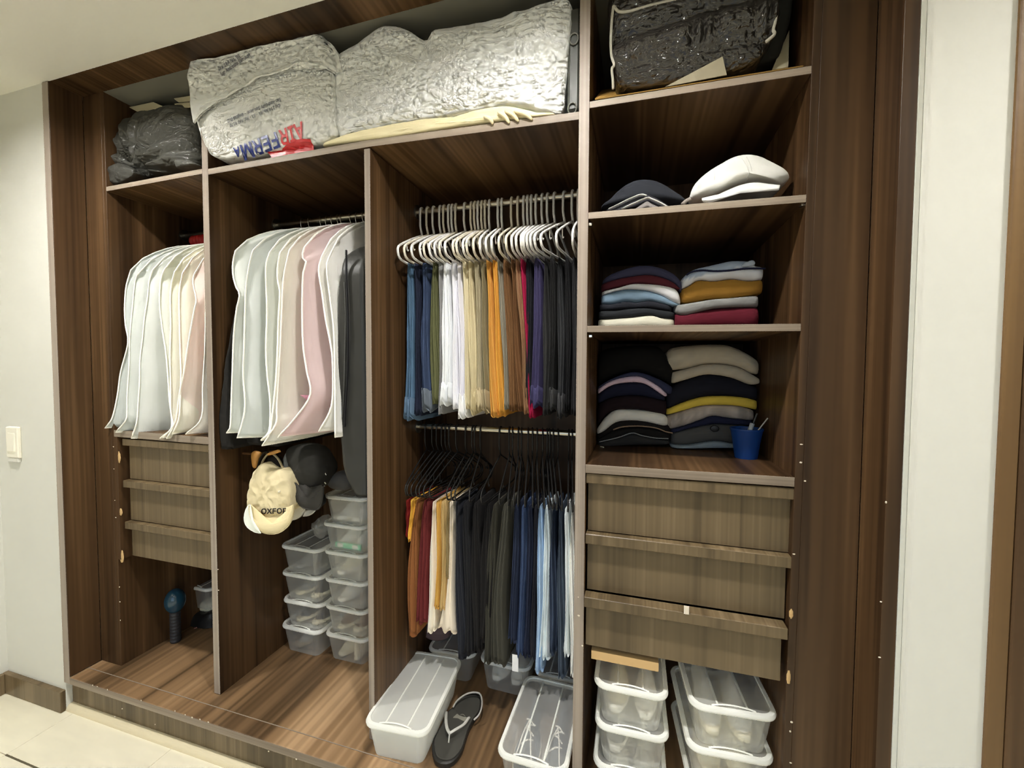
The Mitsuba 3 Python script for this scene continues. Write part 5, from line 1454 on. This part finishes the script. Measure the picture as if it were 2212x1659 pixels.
# left stack of four in the second bay
for k in range(4):
    nm = 'topmost' if k == 3 else order[k]
    jx = (-0.006, 0.003, 0.0, -0.001)[k]
    storage_box(f'clear lidded shoe box, {nm} of the four-box stack beside the caps', -1.515 + jx, 0.462, ZP + k * HB, rz=(-1, 1, 0, -1)[k], group='four-box stack in the second bay')
    shoe(f'shoe inside the {nm} box of the four-box stack', -1.555 + jx, 0.462, ZP + k * HB + 0.005, 0, PAL[('grey', 'dark', 'grey', 'grey')[k]], PAL[('tan', 'cream', 'cream', 'grey')[k]], W=0.085)
    if k in (1, 2):
        shoe(f'second shoe inside the {nm} box of the four-box stack', -1.465 + jx, 0.462, ZP + k * HB + 0.005, 0, PAL['dark'], PAL['cream'], W=0.08)
# right stack of six
for k in range(6):
    nm = order[k]
    storage_box(f'clear lidded shoe box, {nm} of the six-box stack by the divider', -1.277 + (0, 0.002, -0.001, 0, -0.004, 0.002)[k], 0.475, ZP + k * HB, rz=(0, -1, 1, 0, -1, 1)[k], group='six-box stack in the second bay')
    c1, c2 = (('cream', 'cream'), ('brown', 'cream'), ('white', 'white'), ('cream', 'white'), ('white', 'white'), ('white', 'white'))[k]
    shoe(f'pale shoe inside the {nm} box of the six-box stack', -1.318, 0.47, ZP + k * HB + 0.005, 0, PAL[c1], PAL[c2], W=0.085, hh=0.10)
    if k in (0, 1, 4, 5):
        shoe(f'second pale shoe inside the {nm} box of the six-box stack', -1.235, 0.47, ZP + k * HB + 0.005, 180 if k == 0 else 0, PAL[c1], PAL[c2], W=0.08, hh=0.10)
m = bx(-1.345, -1.205, 0.335, 0.343, ZP + 4 * HB + 0.008, ZP + 4 * HB + 0.034, 0.001)
solo('paper_strip', 'green paper strip along the bottom of the fifth box of the six-box stack', 'paper', m, 'satin', color=tint(m, (0.10, 0.55, 0.30), 0.1))
# crumpled clear bag on the four-box stack
c = at(692, 1140, y=0.38)
ol = [np.array([c[0] + 0.042 * math.cos(a) * (1 + 0.2 * math.sin(3 * a)), 0.385, c[2] + 0.045 * math.sin(a) * (1 + 0.15 * math.cos(4 * a))]) for a in np.linspace(0, 2 * np.pi, 17)[:-1]]
m = pillow(ol, 0.345, 0.45, 2.2, 60, 14, 0.02, (40, 40, 40), 17)
clear_plastic('cling', (0.85, 0.85, 0.8), 0.75, 0.1)
solo('crumpled_bag', 'small crumpled clear plastic bag on the four-box stack against the taller stack', 'plastic bag', m, 'cling', smooth=True)
# third bay, on the floor
P1 = storage_box('large frosted lidded box lying lengthwise at the left front of the third bay floor', -0.797, 0.128, ZP, w=0.242, d=0.392, h=0.133, rz=4.5, tubm='tub_frosted')
storage_box('frosted lidded box half hidden behind the left front box on the third bay floor', -0.77, 0.478, ZP, w=0.222, d=0.26, h=0.128, rz=3)
t3 = storage_box('clear lidded box with two pale shoes at the back of the third bay floor', -0.512, 0.478, ZP, w=0.226, d=0.27, h=0.131, rz=-1)
shoe('left pale shoe inside the clear box at the back of the third bay floor', -0.555, 0.475, ZP + 0.03, 0, PAL['white'], PAL['white'], L=0.22, W=0.085, hh=0.085)
shoe('right pale shoe inside the clear box at the back of the third bay floor', -0.468, 0.475, ZP + 0.03, 0, PAL['white'], PAL['white'], L=0.22, W=0.085, hh=0.085)
P4 = storage_box('clear lidded box with laced sneakers inside, by the main divider on the third bay floor', -0.297, 0.135, ZP, w=0.234, d=0.372, h=0.131, rz=-1.5)
shoe('dark sneaker with white laces and sole, left inside the box by the main divider', -0.352, 0.14, ZP + 0.010, 2, (0.10, 0.115, 0.13), (0.80, 0.74, 0.60), L=0.315, W=0.098, laces=(0.85, 0.83, 0.76), hh=0.088)
shoe('dark sneaker with a cream sole, right inside the box by the main divider', -0.247, 0.14, ZP + 0.010, -2, (0.10, 0.115, 0.13), (0.80, 0.74, 0.60), L=0.315, W=0.098, laces=(0.85, 0.83, 0.76), hh=0.088)
storage_box('grey lidded box behind the sneaker box on the third bay floor', -0.285, 0.475, ZP, w=0.20, d=0.26, h=0.126)
# mauve bundle behind the hems
t = thing('knit_beanie', 'mauve folded knit bundle on the box behind the white trouser hems', 'bundle')
c = at(945, 1392, y=0.45)
zb0 = ZP + 0.131
pr_ = [(0.02, 0.0), (0.062, 0.0), (0.074, 0.012), (0.070, 0.026), (0.073, 0.036), (0.066, 0.056), (0.060, 0.078), (0.058, 0.10), (0.03, 0.115)]
g = np.linspace(0, 2 * np.pi, 37)[:-1]
m = loft([[(c[0] + r * math.cos(a), 0.45 + r * 0.8 * math.sin(a), zb0 + z) for a in g] for r, z in np.stack([np.interp(np.linspace(0, 8, 33), np.arange(9), [q[i] for q in pr_]) for i in (0, 1)], 1)])
part(t, 'body', m, 'knit', smooth=True, color=tint(m, (0.20, 0.13, 0.12), 0.15))

# flip-flop
t = thing('flip_flop', 'black flip-flop with pale straps between two boxes on the third bay floor', 'sandal')
zw = lambda l: zz(l, 8.78, 920, 1470)
sole_px = zw([(320, 1570), (180, 1500), (120, 1300), (130, 1130), (200, 980), (290, 830), (350, 680), (430, 560), (520, 480), (640, 330), (800, 240), (960, 230), (1050, 300), (1060, 420), (1030, 560), (940, 680), (870, 800), (800, 960), (750, 1120), (690, 1300), (590, 1450), (470, 1550)])
zs = ZP + 0.022
s2 = closed_curve(np.array([at(a, b, z=zs)[:2] for a, b in sole_px]), 80)
cc = s2.mean(0)
ins = cc + (s2 - cc) * 0.96
ring = lambda q, z: np.concatenate([q, np.full((len(q), 1), z)], 1)
m = loft([ring(cc + (s2 - cc) * 0.97, ZP + 0.0005), ring(s2, ZP + 0.004), ring(s2, zs - 0.003), ring(ins, zs)])
part(t, 'sole', m, 'satin', smooth=40 and False, color=tint(m, (0.018, 0.017, 0.015), 0.1))
q2 = cc + (s2 - cc) * 0.93
m = loft([ring(q2, zs - 0.001), ring(cc + (s2 - cc) * 0.90, zs + 0.0012)])
part(t, 'footbed', m, 'cloth', color=tint(m, (0.060, 0.058, 0.050), 0.1))


def on_sole(l, dz):
    return np.array([at(a, b, z=zs + d) for (a, b), d in zip(zw(l), dz)])


STR = (0.52, 0.51, 0.47)
for l, dz in (([(385, 600), (380, 740), (400, 900), (450, 1000)], [0.004, 0.022, 0.030, 0.026]), ([(820, 700), (720, 830), (580, 920), (450, 1000)], [0.004, 0.020, 0.028, 0.026])):
    tb = tube(smooth_line(on_sole(l, dz), 20), 0.0058, 8, flat=0.6)
    part(t, 'strap', tb, 'satin', smooth=True, color=tint(tb, STR, 0.05))
tb = tube(smooth_line(on_sole([(450, 1000), (440, 1080), (430, 1180)], [0.026, 0.014, 0.001]), 8), 0.0030, 8)
part(t, 'toe_post', tb, 'satin', smooth=True, color=tint(tb, STR, 0.05))
tb = tube(smooth_line(on_sole([(515, 510), (570, 410), (680, 310), (800, 245), (930, 225), (1030, 260), (1065, 400), (1050, 540), (1000, 660), (910, 750)], [0.012, 0.018, 0.022, 0.026, 0.028, 0.028, 0.026, 0.022, 0.016, 0.006]), 40), 0.0034, 8)
part(t, 'heel_strap', tb, 'satin', smooth=True, color=tint(tb, (0.46, 0.44, 0.40), 0.1))
for l in ([(510, 705), (590, 630), (640, 665), (720, 690), (790, 700), (740, 775), (660, 745), (600, 715)],):
    q = [at(a, b, z=zs + 0.0014)[:2] for a, b in zw(l)]
    pm = trimesh.creation.extrude_polygon(Polygon(q), 0.0006, engine='earcut')
    v = np.array(pm.vertices) + [0, 0, zs + 0.0012]
    part(t, 'logo', (v, np.array(pm.faces)), 'satin', color=np.tile([0.25, 0.24, 0.20], (len(v), 1)), label='pale ribbon-shaped mark on the footbed')
tb = tube(smooth_line(on_sole([(655, 650), (700, 640), (745, 680)], [0.0022] * 3), 8), 0.0012, 5)
part(t, 'logo', tb, 'satin', smooth=True, color=tint(tb, (0.25, 0.24, 0.20), 0))

# right column, under the drawers
for k in range(3):
    nm = ('lowest', 'middle', 'topmost')[k]
    storage_box(f'clear lidded box, {nm} of the left stack under the right drawers', 0.0 + (0, 0.002, 0)[k], 0.185, ZP + k * 0.131, w=0.222, d=0.36, h=0.1308, rz=(0, 1, 0)[k], group='left stack under the right drawers')
    shoe(f'pale shoe inside the {nm} box of the left stack under the right drawers', -0.045, 0.19, ZP + k * 0.131 + 0.006, 0, PAL[('white', 'grey', 'cream')[k]], PAL['white'], W=0.082, hh=0.095)
    if k != 1:
        shoe(f'second pale shoe inside the {nm} box of the left stack under the right drawers', 0.045, 0.19, ZP + k * 0.131 + 0.006, 0, PAL['white'], PAL['white'], W=0.08, hh=0.095)
for k in range(3):
    nm = ('lowest', 'middle', 'topmost')[k]
    storage_box(f'clear lidded box, {nm} of the right stack under the right drawers', 0.276 + (0.002, -0.004, 0)[k], 0.19, ZP + k * 0.131, w=0.238, d=0.36, h=0.1308, rz=(5, 4, 4.5)[k], group='right stack under the right drawers')
    c1 = PAL[('cream', 'cream', 'white')[k]]
    shoe(f'pale shoe inside the {nm} box of the right stack under the right drawers', 0.232, 0.19, ZP + k * 0.131 + 0.006, 4, c1, PAL['cream'], W=0.082, hh=0.095)
    shoe(f'second pale shoe inside the {nm} box of the right stack under the right drawers', 0.318, 0.19, ZP + k * 0.131 + 0.006, 4, c1, PAL['cream'], W=0.082, hh=0.095)

# left bay, under the drawers: roller, black bag, box with a white shoe
zm_ = lambda l: zz(l, 7.543, 340, 1200)
t = thing('massage_roller', 'black ribbed cylinder with a shiny blue ball on top in the left bay', 'roller')
c = at(*zm_([(300, 1395)])[0], z=ZP)
zt0 = at(*zm_([(310, 905)])[0], y=c[1])[2]
zc0 = at(*zm_([(320, 740)])[0], y=c[1])[2]
zz_ = np.linspace(ZP, zt0, 60)
rr = 0.0205 + 0.0030 * np.abs(np.sin((zz_ - ZP) * 190))
m = loft([[(c[0] + r * math.cos(a), c[1] + r * math.sin(a), z) for a in g] for z, r in zip(zz_, rr)])
part(t, 'grip', m, 'satin', smooth=True, color=tint(m, (0.035, 0.036, 0.042), 0.1))
bm = trimesh.creation.icosphere(3, 1.0)
m = (np.array(bm.vertices) * [0.044, 0.044, (zc0 - zt0) * 1.0 + 0.006] + [c[0] + 0.003, c[1], zc0], np.array(bm.faces))
part(t, 'ball', m, 'gloss', smooth=True, color=tint(m, (0.012, 0.050, 0.085), 0.1), label='shiny dark blue ball')
t = thing('black_bag', 'low black bag on the floor of the left bay beside the ribbed cylinder', 'bag')
ol = pxs(zm_([(370, 1400), (440, 1130), (500, 960), (600, 900), (760, 930), (960, 940), (960, 1560), (700, 1500)]), 0.36)
m = pillow(ol, 0.31, 0.58, 3.0, 70, 14, 0.006, (16, 16, 16), 23)
m[0][:, 2] = np.maximum(m[0][:, 2], ZP + 0.001)
part(t, 'body', m, 'satin', smooth=True, color=tint(m, (0.010, 0.010, 0.010), 0.2))
p = pxs(zm_([(430, 1305), (500, 1250), (580, 1200), (640, 1175)]), 0.303)
tb = tube(smooth_line(p, 12), 0.0028, 6)
part(t, 'cord', tb, 'cloth', smooth=True, color=tint(tb, (0.36, 0.16, 0.13), 0.1), label='pink cord')
ztop = m[0][:, 2].max()
a = at(*zm_([(300, 470)])[0], y=0.34)
b1 = at(*zm_([(880, 540)])[0], y=0.34)
wz = ztop + 0.001
t5 = storage_box('clear lidded box standing on the black bag in the left bay', a[0] + 0.125, 0.47, wz, w=0.25, d=0.27, h=max(0.10, a[2] - wz + 0.008), rz=-1)
c = at(*zm_([(700, 800)])[0], y=0.36)
ol = pxs(zm_([(505, 770), (540, 705), (640, 715), (760, 740), (900, 750), (960, 800), (940, 890), (820, 905), (680, 880), (560, 850)]), 0.385)
m = pillow(ol, 0.362, 0.50, 2.4, 60, 10, 0.002, seed=31)
solo('folded_towel', 'white folded cloth inside the clear box in the left bay', 'cloth', m, 'cloth', smooth=True, color=tint(m, (0.70, 0.66, 0.50), 0.08))
